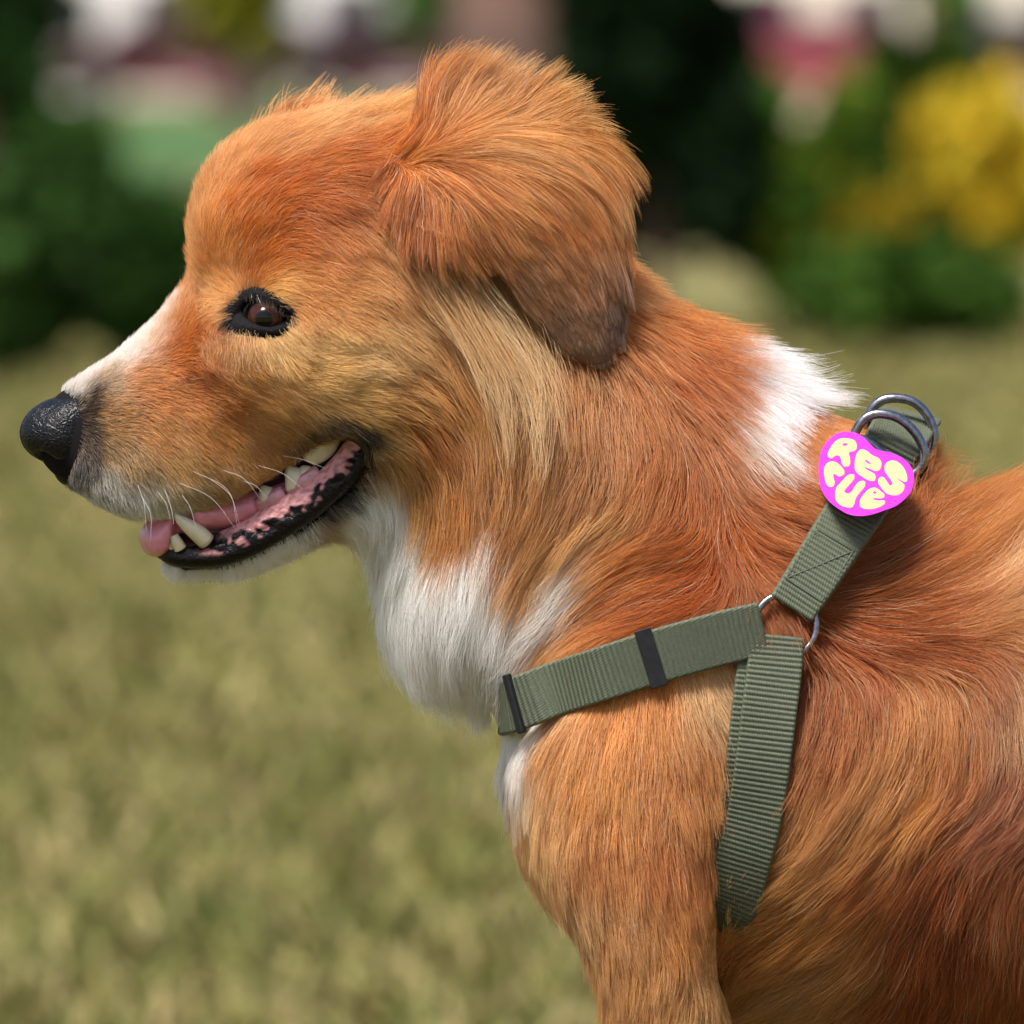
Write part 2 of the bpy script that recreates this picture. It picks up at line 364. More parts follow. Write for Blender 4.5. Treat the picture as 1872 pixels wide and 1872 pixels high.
# ================================================================ the coat
# how the coat lies, how long it is and its colour, set out in image pixels:
# (u, v, lie in degrees: 0 towards the tail, 90 down, length mm, lift degrees, colour)
COAT = [
 # bridge of the nose, muzzle
 (110,705,-40,3.2,35,'#ded8d4'),(150,690,-35,3.5,30,'#d8d0cb'),(200,690,-20,3.5,20,'#b39a84'),(190,730,0,3.2,15,'#9c7650'),(240,640,-33,4.5,25,'#e6dcd6'),(285,600,-35,5,25,'#ddbfa6'),
 (320,560,-45,6,25,'#d59f72'),(270,690,-5,4.5,14,'#c58a58'),(215,770,15,3.5,16,'#b58250'),(180,800,40,3,18,'#96714a'),(200,830,55,3.5,18,'#a07a4c'),(160,880,75,4,26,'#c9c3bd'),
 (200,895,68,5,26,'#cfc8be'),(250,860,58,5,20,'#a98354'),(250,915,65,6.5,24,'#cdc3b4'),(300,930,68,5.5,22,'#cfc2ac'),(300,720,12,5,14,'#c07a40'),(340,640,-5,5.5,14,'#b8692f'),
 (300,800,35,5,16,'#bd8147'),(340,860,50,6,18,'#b98a50'),(350,915,58,5,20,'#b69c74'),(420,880,52,5,18,'#ab7c48'),(400,800,35,6,15,'#c2813f'),(420,740,22,6,14,'#bd722f'),
 (480,830,45,5.5,16,'#bb8145'),(540,790,38,7.5,18,'#b98549'),(520,740,22,7,14,'#cf9654'),(600,770,25,9,18,'#cb9a5c'),(560,690,15,7,12,'#d8a562'),(460,690,25,6.5,12,'#c2823f'),
 (380,680,15,6,12,'#b5652a'),(390,610,30,5.5,12,'#b05c26'),(350,590,-20,6,14,'#bd7236'),
 # round the eye
 (405,570,165,5,22,'#d7a066'),(415,525,215,5,22,'#cf9252'),(455,510,-70,6,20,'#b57034'),(400,630,110,5,18,'#c98d58'),(450,635,85,6,16,'#dda873'),(500,640,60,6.5,16,'#e0b277'),
 (545,620,30,7,15,'#dfb174'),(560,580,28,7,15,'#c98648'),(520,530,20,7,16,'#d9a462'),(490,500,-10,7,16,'#c07c3c'),(470,480,-60,6,20,'#a55a26'),
 # forehead, crown; the sheen of light from above is in the paler top colours
 (350,470,-85,6,24,'#cf8a4c'),(340,415,-70,7,30,'#dda064'),(370,350,-60,7,28,'#d9975c'),(395,420,-75,7,16,'#c8813f'),(420,470,-70,6,14,'#c98645'),(440,370,-50,8,14,'#bd6d2d'),
 (410,295,-45,8,28,'#d99c66'),(460,260,-30,10,26,'#d79a62'),(500,330,-25,9,13,'#b9642a'),(470,420,-50,8,13,'#b9662a'),(540,260,-15,11,20,'#d0935c'),(600,220,-15,15,26,'#d6a26c'),
 (680,200,-35,20,34,'#d39b62'),(750,190,-55,20,40,'#cf9354'),(560,320,0,9,13,'#b5602a'),(620,290,0,12,16,'#b9692f'),(560,400,18,9,13,'#b3612a'),(530,460,12,8,13,'#b9682c'),
 (640,370,25,11,14,'#b0602a'),(610,470,33,9,13,'#bb7238'),(660,300,10,14,22,'#a85a28'),(690,380,55,14,20,'#b06a35'),(700,260,-40,18,30,'#bd6e33'),(770,250,-75,28,40,'#bd6a30'),
 # cheek and the long hair under the ear
 (600,540,28,8,13,'#c9874a'),(650,580,30,9,13,'#cd9155'),(620,640,15,8,12,'#ddb071'),(680,660,18,10,12,'#dbb078'),(660,720,12,10,13,'#d9aa66'),(620,690,12,9,12,'#dcae6c'),
 (710,540,50,12,14,'#c68a52'),(740,620,32,13,14,'#cf9f68'),(760,700,30,15,14,'#c39058'),(690,790,20,13,16,'#cf9f5e'),(740,760,30,16,15,'#c28b4c'),(740,460,62,24,14,'#c08348'),
 (790,480,64,34,12,'#bd8650'),(840,520,62,34,12,'#b57c44'),(900,580,62,36,12,'#b5804a'),(850,640,66,34,12,'#b98048'),(930,680,74,36,12,'#b98550'),(900,760,82,36,12,'#bd8650'),
 (960,740,92,34,12,'#bd8a58'),(830,740,55,26,13,'#bd7f42'),(800,820,62,22,15,'#b0682c'),(880,850,88,30,14,'#b87a44'),(700,850,60,14,18,'#cf9c5a'),
 # jaw and throat
 (640,880,40,9,22,'#b58c5a'),(580,935,45,7,30,'#a08a70'),(500,985,60,6,34,'#d8d2c8'),(420,1030,75,6,40,'#e4dfd6'),(340,1035,100,6,40,'#dfdad0'),(690,900,70,16,22,'#d6b68c'),
 (740,890,80,20,18,'#c8924e'),(760,960,95,24,18,'#c48a48'),(820,930,92,26,16,'#b9763a'),(830,1020,95,28,18,'#b5702f'),(700,980,100,22,17,'#e9e5df'),(690,1080,106,28,19,'#ebe7e2'),
 (720,1160,104,30,24,'#ebe8e3'),(760,1220,100,22,30,'#e9e5e0'),(830,1120,100,32,20,'#eeebe6'),(850,1220,98,18,26,'#ebe8e3'),(900,1180,100,22,20,'#ece9e4'),(930,1240,105,9,16,'#dcc0a0'),
 # neck
 (980,860,100,32,14,'#b47a46'),(950,960,112,34,15,'#b27642'),(1020,1000,128,34,15,'#b4824f'),(1040,1090,122,34,17,'#d2b08a'),(960,1080,112,34,16,'#c58c56'),(1000,1160,128,32,16,'#c08044'),
 (1060,720,88,28,14,'#b87a48'),(1100,800,84,28,14,'#ad7040'),(1060,900,108,30,14,'#ab7244'),(1110,960,138,32,15,'#c08a52'),(1150,1030,148,32,15,'#b56a2c'),(1090,1120,140,32,15,'#b06a30'),
 (1180,1120,152,32,15,'#a4541e'),(1270,1090,150,30,16,'#9c4c1a'),(1250,1000,160,28,17,'#a85a22'),(1200,880,110,28,17,'#ac6228'),(1180,760,78,26,15,'#ad6630'),(1200,640,70,22,14,'#bd713a'),
 (1190,540,58,18,18,'#cf8c54'),(1180,470,62,16,24,'#c98650'),(1250,570,42,20,22,'#c4793c'),(1320,620,40,22,26,'#c47c42'),(1270,700,60,24,16,'#ab5a24'),(1330,720,50,26,16,'#b0622a'),(1320,820,72,28,15,'#aa5e28'),
 (1400,640,18,30,34,'#eae6e6'),(1450,680,25,32,34,'#f0ecec'),(1430,760,48,25,18,'#ece6e4'),(1400,830,62,28,16,'#e2d2c4'),(1480,720,32,26,26,'#efe9e8'),(1500,800,60,14,14,'#b06c3a'),(1560,740,-5,26,26,'#c07a42'),(1620,790,15,24,24,'#b8733c'),
 (1300,920,95,28,18,'#a4561f'),(1380,920,48,28,18,'#a65a24'),(1450,920,40,26,20,'#aa6029'),(1340,1010,75,28,20,'#9d4f1c'),(1420,1010,32,26,22,'#a1541f'),(1400,1090,55,26,20,'#a3561f'),(1350,1100,110,26,18,'#9c4d1a'),
 (1425,1130,75,22,38,'#94481a'),(1385,1125,85,22,36,'#9c4e1d'),(1450,1160,80,16,34,'#94481a'),
 # shoulder and foreleg
 (985,1330,112,22,20,'#d2a274'),(930,1380,100,15,14,'#e8e2dc'),(930,1460,98,16,14,'#dcb894'),(1000,1400,98,20,13,'#cc8c50'),(1100,1300,94,20,12,'#c88447'),(1200,1290,90,20,12,'#c98243'),(1280,1260,84,22,13,'#cf9a66'),
 (1320,1300,62,22,15,'#d2a878'),(1320,1400,82,20,14,'#c98348'),(1100,1450,92,18,12,'#c98748'),(1230,1450,90,18,12,'#c57f45'),(980,1540,96,18,16,'#d09a62'),(1100,1600,82,17,12,'#bd7a44'),(1240,1600,86,17,12,'#b76c34'),
 (1060,1700,76,16,14,'#c99460'),(1150,1720,80,16,12,'#c28650'),(1260,1720,80,16,12,'#bc7638'),(1130,1830,92,15,13,'#c08650'),(1240,1830,100,16,13,'#c98f55'),(1300,1780,92,16,14,'#cb8c50'),
 # trunk
 (1500,1180,50,26,16,'#8f4518'),(1480,1280,98,26,14,'#8f4a1c'),(1490,1380,106,28,13,'#a05a2a'),(1560,1180,32,28,15,'#93491a'),(1640,1180,18,30,15,'#934817'),(1600,1270,85,28,13,'#a05220'),(1560,1340,102,28,13,'#a8602c'),
 (1540,1080,-8,30,17,'#98501f'),(1620,1020,-28,32,20,'#984e1c'),(1600,930,-30,26,18,'#aa6a34'),(1700,920,-50,28,22,'#a55c28'),(1780,910,-58,30,26,'#ab6830'),(1850,920,-60,30,26,'#b9763c'),(1950,900,-40,30,20,'#b06c34'),
 (1700,1020,-38,34,22,'#a15a26'),(1790,1010,-50,36,22,'#b9763c'),(1850,1050,-55,36,20,'#d8aa7c'),(1700,1110,-12,34,16,'#a15826'),(1790,1130,-20,34,16,'#b27040'),(1860,1180,40,34,15,'#b07748'),
 (1740,1200,22,32,15,'#8f4516'),(1810,1250,72,30,14,'#954c1c'),(1720,1280,85,30,13,'#b26e34'),(1690,1360,110,30,12,'#b87840'),(1780,1380,98,30,12,'#a96632'),(1855,1330,92,30,13,'#bd8a60'),(1855,1420,112,30,13,'#9a5c3c'),
 (1600,1420,118,32,12,'#bd7f48'),(1500,1480,118,32,12,'#b57844'),(1560,1530,132,32,12,'#bd7f46'),(1460,1590,142,30,13,'#bf8248'),(1400,1660,148,28,13,'#c08240'),(1680,1480,126,32,12,'#b87638'),(1780,1480,140,32,12,'#a05c34'),
 (1850,1510,142,30,12,'#9c5a38'),(1600,1620,132,32,12,'#a5602c'),(1500,1700,136,30,12,'#bb7a3c'),(1400,1760,140,28,13,'#b97838'),(1700,1600,118,30,12,'#95491c'),(1800,1600,104,30,12,'#9c5428'),(1860,1680,96,30,12,'#b0683c'),
 (1650,1720,110,30,12,'#93491c'),(1760,1740,96,30,12,'#8c4116'),(1560,1780,124,30,12,'#b47a46'),(1450,1840,130,28,13,'#c0905c'),(1380,1850,128,26,13,'#c49058'),(1680,1840,105,30,12,'#93491e'),(1820,1840,94,30,12,'#9a5022'),
 (2200,1200,35,32,14,'#a05a28'),(2300,1600,60,30,13,'#a8622f'),(2900,1300,60,32,14,'#a86432'),(2900,2000,95,20,14,'#b87840'),(3100,2900,95,8,14,'#c08a55'),(1230,2300,92,12,14,'#c28a52'),(1210,3000,95,7,14,'#dcc8b0'),(3550,1600,85,40,30,'#b5703a'),
]
_ca = np.array([[c[0], c[1], c[2], c[3], c[4]] for c in COAT], float); _cc = np.array([hexc(c[5]) for c in COAT])
_ch = np.concatenate([np.cos(np.radians(_ca[:, 2:3])), np.sin(np.radians(_ca[:, 2:3])), _ca[:, 3:5], _cc], 1)
class Sheet:
    """values given at scattered image pixels, spread over a grid and read back smoothly"""
    def __init__(s, pts, val, lo=(-60, 0), hi=(3700, 3400), st=13.0, s0=26.0, pw=2.6):
        s.lo = np.array(lo, float); s.st = st; n = ((np.array(hi) - s.lo) / st).astype(int) + 2
        gu, gv = np.meshgrid(s.lo[0] + st * np.arange(n[0]), s.lo[1] + st * np.arange(n[1]), indexing='ij')
        q = np.stack([gu.ravel(), gv.ravel()], 1).astype(np.float32); out = np.empty((len(q), val.shape[1]), np.float32)
        for i in range(0, len(q), 20000):
            d2 = ((q[i:i + 20000, None] - pts[None].astype(np.float32)) ** 2).sum(-1); wt = (d2 + s0 * s0) ** (-pw)
            out[i:i + 20000] = (wt @ val.astype(np.float32)) / wt.sum(1, keepdims=True)
        s.g = out.reshape(n[0], n[1], -1); s.n = n
    def __call__(s, uv):
        g = np.clip((uv - s.lo) / s.st, 0, s.n - 1.001); i = g.astype(int); f = (g - i).astype(np.float32); a, b = i.T; fx, fy = f[:, :1], f[:, 1:]
        G = s.g; return (G[a, b] * (1 - fx) + G[a + 1, b] * fx) * (1 - fy) + (G[a, b + 1] * (1 - fx) + G[a + 1, b + 1] * fx) * fy
COATS = Sheet(_ca[:, :2], _ch)
_nz = [(RNG.normal(size=3), RNG.uniform(0, 6.28)) for _ in range(24)]
def wob(P, wl, seed=0):
    """smooth noise in -1..1 with wavelength wl (mm)"""
    o = np.zeros(len(P))
    for k in range(8):
        v, ph = _nz[(k + seed * 5) % 24]; v = v / np.linalg.norm(v); o += np.sin((P @ v) * (6.283 / (wl * (0.7 + 0.09 * k))) + ph + seed)
    return o / 3.2
# patches of white and black hair, and bare skin: closed outlines in image pixels
WHITE = [
 ([(85,718),(120,702),(170,682),(220,655),(248,628),(290,592),(322,552),(335,520),(320,500),(240,580),(90,680)], 10, '#f3efec', 0.9),
 ([(640,900),(690,905),(742,900),(758,940),(745,985),(768,1030),(800,1048),(845,1045),(872,1000),(892,985),(908,1010),(900,1055),(935,1105),(985,1085),(1050,1040),(1068,1060),(1050,1110),(1000,1165),(945,1195),(915,1235),(900,1330),(700,1330),(600,1100)], 16, '#f3f1ee', 1.0),
 ([(1345,575),(1352,625),(1400,680),(1405,730),(1380,770),(1375,810),(1395,850),(1430,855),(1470,800),(1490,790),(1510,735),(1545,715),(1500,640),(1400,560)], 16, '#f4f1f2', 1.0),
 ([(1010,1300),(985,1345),(958,1400),(940,1450),(922,1510),(840,1500),(850,1300)], 14, '#efedeb', 1.0),
 ([(270,1010),(330,1035),(400,1030),(470,1003),(545,962),(590,945),(620,935),(560,1010),(400,1110),(250,1090)], 8, '#f0eeea', 1.0),
 ([(128,885),(180,888),(240,905),(300,925),(340,930),(300,975),(140,950)], 14, '#e9e6e1', 0.75),
 ([(1080,3000),(1400,3000),(1400,3400),(1000,3400)], 40, '#e8e2da', 1.0), ([(2900,3050),(3300,3050),(3300,3400),(2800,3400)], 40, '#e8e2da', 1.0),
]
BLACK = [
 ([(408,600),(418,562),(440,530),(462,524),(500,540),(546,580),(530,598),(498,612),(455,610),(424,608)], 6, '#1d1a1e', 1.0),
 ([(620,765),(672,772),(712,812),(716,862),(680,915),(612,958),(540,985),(590,930),(640,880),(662,838),(645,800)], 10, '#17110f', 0.95),
 ([(530,830),(560,792),(600,765),(645,762),(650,795),(600,800),(560,830)], 8, '#241a16', 0.85),
 ([(130,860),(150,790),(150,735),(175,702),(198,702),(196,740),(182,790),(186,840),(192,875),(165,895),(125,892)], 12, '#171517', 0.88),
 ([(1830,1330),(1872,1350),(1880,1560),(1800,1520),(1760,1470),(1830,1430)], 40, '#8a5038', 0.3),
]
BARE = [[(286,990),(300,1022),(340,1041),(400,1037),(470,1006),(560,955),(640,893),(674,842),(662,800),(600,850),(500,920),(400,975)],
        [(20,775),(60,735),(112,712),(140,735),(150,775),(142,830),(122,878),(60,860)],
        [(425,593),(432,562),(455,538),(482,545),(508,560),(530,580),(505,600),(460,600)]]
def coat_color(P, uv, base):
    """hair colour at roots P whose image position is uv"""
    C = base.copy(); n = wob(P, 22, 1) * 0.6 + wob(P, 9, 2) * 0.4 + RNG.normal(size=len(P)) * 0.35
    for L in (WHITE, BLACK):
        for poly, soft, col, amt in L:
            lo = np.min(poly, 0) - 4 * soft; hi = np.max(poly, 0) + 4 * soft
            m = np.where(((uv > lo) & (uv < hi)).all(1))[0]
            if not len(m): continue
            d = poly_sd(uv[m, 0], uv[m, 1], poly) + n[m] * soft * 1.1
            a = (amt * smooth01(0.5 - d / (2.0 * soft)))[:, None]
            C[m] = C[m] * (1 - a) + hexc(col) * a
    return C
def bare_mask(uv, grow=0.0):
    m = np.zeros(len(uv), bool)
    for poly in BARE:
        m |= poly_sd(uv[:, 0], uv[:, 1], poly) < grow
    return m
def image_uv(P):
    """elevation position of a point; the far side reads the same drawing mirrored"""
    L = (P - HO) @ HL; Q = P.copy()
    uv = proj(P); hd = (uv[:, 0] < 1010) & (uv[:, 1] < 960) | (uv[:, 0] < 640)
    m = hd & (L < 0); Q[m] -= 2 * L[m][:, None] * HL
    m = ~hd & (P[:, 1] > 0); Q[m, 1] *= -1
    return proj(Q)
def sample_tris(V, F, n, wt=None):
    F = np.asarray(F); T = np.concatenate([F[:, [0, 1, 2]], F[:, [0, 2, 3]]]); a, b, c = V[T[:, 0]], V[T[:, 1]], V[T[:, 2]]
    A = np.linalg.norm(np.cross(b - a, c - a), axis=1)
    if wt is not None: A = A * np.concatenate([wt, wt])
    cs = np.cumsum(A); k = np.searchsorted(cs, RNG.random(n) * cs[-1]); r = RNG.random((n, 2)); fl = r.sum(1) > 1; r[fl] = 1 - r[fl]
    return a[k] + (b[k] - a[k]) * r[:, :1] + (c[k] - a[k]) * r[:, 1:], k % len(F)
def clump(C, rad, amt, share=0.05):
    """draw the strands C (n, pts, 3) towards the nearest leading strand"""
    n, m, _ = C.shape; g = RNG.choice(n, max(8, int(n * share)), replace=False); kd = kdtree.KDTree(len(g))
    for i, j in enumerate(g): kd.insert(C[j, 0], i)
    kd.balance(); find = kd.find
    lead = np.array([find(p)[1] for p in C[:, 0].tolist()])
    G = C[g[lead]]; t = np.linspace(0, 1, m)[None, :, None]
    ln = np.linalg.norm(C[:, -1] - C[:, 0], axis=1)
    w_ = (amt * RNG.uniform(0.5, 1.1, n))[:, None, None] * t ** 1.3
    far = np.linalg.norm(C[:, 0] - G[:, 0], axis=1) > rad
    w_[far] = 0
    return C + (G - C) * w_, lead
KC = np.array([1.85, 1.82, 1.62])                 # strands shade each other: their own colour is lighter than the coat looks
KE = np.array([1.08, 1.06, 1.02])
def strands(name, C, col, r_root, r_tip, mat, parent):
    """C (n, pts, 3) mm -> one hair object"""
    n, m, _ = C.shape
    hc = bpy.data.hair_curves.new(name); hc.add_curves([m] * n)
    hc.attributes['position'].data.foreach_set('vector', (C.reshape(-1, 3) * 0.001).astype(np.float32).ravel())
    t = np.linspace(0, 1, m)[None, :]; R = np.asarray(r_root)[:, None] * (1 - t ** 1.5) + np.asarray(r_tip)[:, None] * t ** 1.5
    ra = hc.attributes.get('radius') or hc.attributes.new('radius', 'FLOAT', 'POINT'); ra.data.foreach_set('value', (R * 0.001).astype(np.float32).ravel())
    ca = hc.attributes.new('col', 'FLOAT_COLOR', 'CURVE'); ca.data.foreach_set('color', np.concatenate([np.clip(col, 0, 1) ** KE * KC / (1 + (KC - 1) * np.clip(col, 0, 1) ** KE), np.ones((n, 1))], 1).astype(np.float32).ravel())
    hc.materials.append(mat)
    o = bpy.data.objects.new(name, hc); link(o); o.parent = parent
    return o
def fur_mat(name):
    """opaque strands: diffuse with some light passing through, and the soft sheen of a hair"""
    m = bpy.data.materials.new(name); m.use_nodes = True; nt = m.node_tree; nt.nodes.remove(nt.nodes['Principled BSDF'])
    a = N(nt, 'ShaderNodeAttribute', attribute_name='col'); d = N(nt, 'ShaderNodeBsdfDiffuse'); t = N(nt, 'ShaderNodeBsdfTranslucent')
    g = N(nt, 'ShaderNodeBsdfHair', component='Reflection'); g.inputs['RoughnessU'].default_value = 0.25; g.inputs['RoughnessV'].default_value = 0.5; g.inputs['Color'].default_value = (1, 0.84, 0.7, 1)
    m1 = N(nt, 'ShaderNodeMixShader'); m1.inputs[0].default_value = 0.36; m2 = N(nt, 'ShaderNodeMixShader'); m2.inputs[0].default_value = 0.045
    L = nt.links.new; L(a.outputs['Color'], d.inputs[0]); L(a.outputs['Color'], t.inputs[0]); L(d.outputs[0], m1.inputs[1]); L(t.outputs[0], m1.inputs[2])
    L(m1.outputs[0], m2.inputs[1]); L(g.outputs[0], m2.inputs[2]); L(m2.outputs[0], nt.nodes['Material Output'].inputs['Surface'])
    return m
def grow(P, Nn, m, lie, L, lift, sdf=None, curl=0.12, sheet=None):
    """comb strands out of the roots P: step along the lie of the coat, keeping above the skin"""
    n = len(P); C = np.empty((n, m, 3)); C[:, 0] = P; p = P.copy(); nor = Nn.copy(); st = (L / (m - 1))[:, None]
    jit = RNG.normal(size=(n, 3)) * curl; ph = RNG.uniform(0, 6.28, n)
    ax = RNG.normal(size=(n, 3))
    sl_ = np.sin(np.radians(lift)); hm = L * sl_
    uv = image_uv(p) if sheet else None
    for k in range(1, m):
        t = k / (m - 1)
        if sheet is not None and k > 1 and k % 2 == 0:
            w_ = sheet(image_uv(p)); lie = 0.45 * lie + 0.55 * np.stack([w_[:, 0], 0 * w_[:, 0], -w_[:, 1]], 1)
        d = lie + jit * (0.4 + t) + ax * (0.10 * np.sin(ph + 5 * t))[:, None]
        d = d - (d * nor).sum(1, keepdims=True) * nor * 0.98
        d /= np.linalg.norm(d, axis=1, keepdims=True) + 1e-9
        p = p + d * st * np.sqrt(np.maximum(1 - sl_ ** 2, 0.05))[:, None]
        if sdf is not None:
            nor = sdf.grad(p); s_ = sdf.sample(p); tgt = hm * t ** 0.85
            p = p + nor * np.clip(tgt - s_, -0.6 * st[:, 0], 2.5 * st[:, 0])[:, None]
        else:
            p = p + nor * (hm / (m - 1))[:, None]
        C[:, k] = p
    return C
FUR = fur_mat('fur_coat')
SKIN = attr_mat('skin_under_coat', rough=0.9, spec=0.1)
STRAPS = [([(1475,770),(1585,870)], 80), ([(1345,1160),(1270,1180),(1100,1232),(965,1278),(920,1298)], 46), ([(1415,1225),(1405,1310),(1380,1490),(1345,1630),(1318,1740)], 52), ([(1478,1068),(1530,985),(1612,850),(1660,770)], 46)]
def strap_mask(uv):
    """1 where a harness strap presses the coat down"""
    m = np.zeros(len(uv))
    for L, hw_ in STRAPS:
        L = np.array(L, float)
        for p, q in zip(L[:-1], L[1:]):
            e = q - p; t = np.clip(((uv - p) @ e) / (e @ e), 0, 1); d = np.linalg.norm(uv - p - t[:, None] * e, axis=1); m = np.maximum(m, smooth01((hw_ + 8 - d) / 16))
    return m
def make_body(nshort, nlong):
    buv = image_uv(BV); bc = COATS(buv); bvis = buv + bc[:, 0:2] * (bc[:, 2:3] * 1.5); bcol = coat_color(BV, bvis, COATS(bvis)[:, 4:7].astype(float)); bcol[bare_mask(buv, 14.0)] = hexc('#1c1a1c')
    dog = mesh_obj('dog', BV, BF, SKIN); set_color(dog, bcol * 0.8)
    tag(dog, 'rust and white dog in profile with open mouth, wearing a green harness', 'dog')
    # density: full where the coat shows, thin on the far side
    fc = BV[BF].mean(1); fn = body.grad(fc); fuv = proj(fc); view = (CP - fc); view /= np.linalg.norm(view, axis=1, keepdims=True)
    face = (fn * view).sum(1); fe = image_uv(fc); fl = COATS(fe)[:, 2]
    inn = (fuv[:, 0] > -60) & (fuv[:, 0] < 2000) & (fuv[:, 1] < 2000)
    dens = np.where(inn & (face > -0.35), 1.0, np.where(inn, 0.25, 0.12)) * np.clip(1.15 - 0.3 * face, 0.8, 1.5)
    for short, n in ((True, nshort), (False, nlong)):
        wt = dens * np.where(short, smooth01((15 - fl) / 5), smooth01((fl - 10) / 5)) * np.where(fl < 6, 1.5, 1.0)
        P, fi = sample_tris(BV, BF, n, wt)
        uv = image_uv(P); keep = ~bare_mask(uv); P, fi, uv = P[keep], fi[keep], uv[keep]
        thin = 1 / np.sqrt(np.clip(dens[fi], 0.1, 1)); nn = len(P)
        F_ = COATS(uv).astype(float); Nn = body.grad(P); P = P - Nn * body.sample(P)[:, None]
        wv = wob(P, 30, 3); wv2 = wob(P, 12, 4)
        ang = np.arctan2(F_[:, 1], F_[:, 0]) + np.radians(9 if short else 13) * wv + np.radians(5 if short else 9) * wv2 + RNG.normal(size=nn) * np.radians(6)
        lie = np.stack([np.cos(ang), np.zeros(nn), -np.sin(ang)], 1)
        L = F_[:, 2] * RNG.uniform(0.65, 1.15, nn) * (1 + 0.12 * wv2)
        lift = np.clip(F_[:, 3] * RNG.uniform(0.5, 1.35, nn) + 3 * wv2, 3, 70)
        sm = strap_mask(uv); L = L * (1 - 0.86 * sm); lift = lift * (1 - 0.7 * sm)
        sm2 = strap_mask(uv + np.stack([np.cos(ang), np.sin(ang)], 1) * (L * 3)[:, None]); lift = lift * (1 - 0.5 * sm2)
        C = grow(P, Nn, 6 if short else 10, lie, L, lift, body, curl=0.14 if short else 0.12, sheet=None if short else COATS)
        C, lead = clump(C, 3.0 if short else 7.0, 0.22 if short else 0.58, 0.14 if short else 0.055)
        vis = uv + np.stack([np.cos(ang), np.sin(ang)], 1) * (np.minimum(L, 40) * 5 * 0.5)[:, None]
        col = coat_color(P, vis, COATS(vis)[:, 4:7].astype(float))
        lr = RNG.normal(size=nn + 1)
        v = np.exp(0.20 * RNG.normal(size=nn) + 0.10 * lr[lead] + 0.05 * wv2)
        wh = smooth01((col.min(1) - 0.35) / 0.3); col = np.minimum(col * np.exp(np.log(v) * (1 - 0.7 * wh))[:, None], 0.93)
        pale = RNG.random(nn) < 0.05; col[pale] = col[pale] * 0.55 + hexc('#e8d2b0') * 0.45
        mz = smooth01((330 - uv[:, 0]) / 160) * smooth01((uv[:, 1] - 700) / 60); dk = RNG.random(nn) < 0.16 * mz; col[dk] = hexc('#2a221c')
        r0 = (0.06 if short else 0.07) * thin * RNG.uniform(0.8, 1.25, nn)
        strands('short_coat' if short else 'long_coat', C, col, r0, r0 * 0.25, FUR, dog)
    def lock(name, poly, n, Lr, lift, share, amt, cols, r):
        """a lock of longer hair rooted inside an outline"""
        poly = np.array(poly, float); q = np.empty((0, 2))
        while len(q) < n:
            c = RNG.uniform(poly.min(0), poly.max(0), (4 * n, 2)); q = np.concatenate([q, c[poly_sd(c[:, 0], c[:, 1], poly) < 0]])
        q = q[:n] + RNG.normal(size=(n, 2)) * 22; P = hit(q[:, 0], q[:, 1]); Nn = body.grad(P); F_ = COATS(q).astype(float); wv = wob(P, 14, 9)
        ang = np.arctan2(F_[:, 1], F_[:, 0]) + 0.28 * wv + RNG.normal(size=n) * 0.10; lie = np.stack([np.cos(ang), np.zeros(n), -np.sin(ang)], 1)
        C = grow(P, Nn, 11, lie, RNG.uniform(*Lr, n), RNG.uniform(*lift, n), body, curl=0.08, sheet=COATS)
        C, lead = clump(C, 14.0, amt, share); lr = RNG.random(n); k = (0.65 * lr[lead] + 0.35 * RNG.random(n))[:, None]
        col = (hexc(cols[0]) * (1 - k) + hexc(cols[1]) * k) * np.exp(0.15 * RNG.normal(size=n))[:, None]
        strands(name, C, col, np.full(n, r), np.full(n, r * 0.3), FUR, dog)
    lock('cheek_lock', [(750, 450), (840, 462), (905, 540), (955, 640), (885, 640), (790, 545)], 950, (24, 66), (11, 23), 0.07, 0.85, ('#b98048', '#e8c898'), 0.075)
    lock('ring_lock', [(1350, 1060), (1420, 1070), (1440, 1105), (1425, 1128), (1375, 1122)], 1500, (10, 16), (14, 28), 0.08, 0.6, ('#8f4518', '#b0642c'), 0.095)
    return dog

# ================================================================ ears
def bicubic(G, ns, nt_):
    """control net G (rows, cols, k) -> smooth surface (ns, nt_, k)"""
    A = np.stack([catmull(G[:, j], ns) for j in range(G.shape[1])], 1)
    return np.stack([catmull(A[i], nt_) for i in range(ns)], 0)
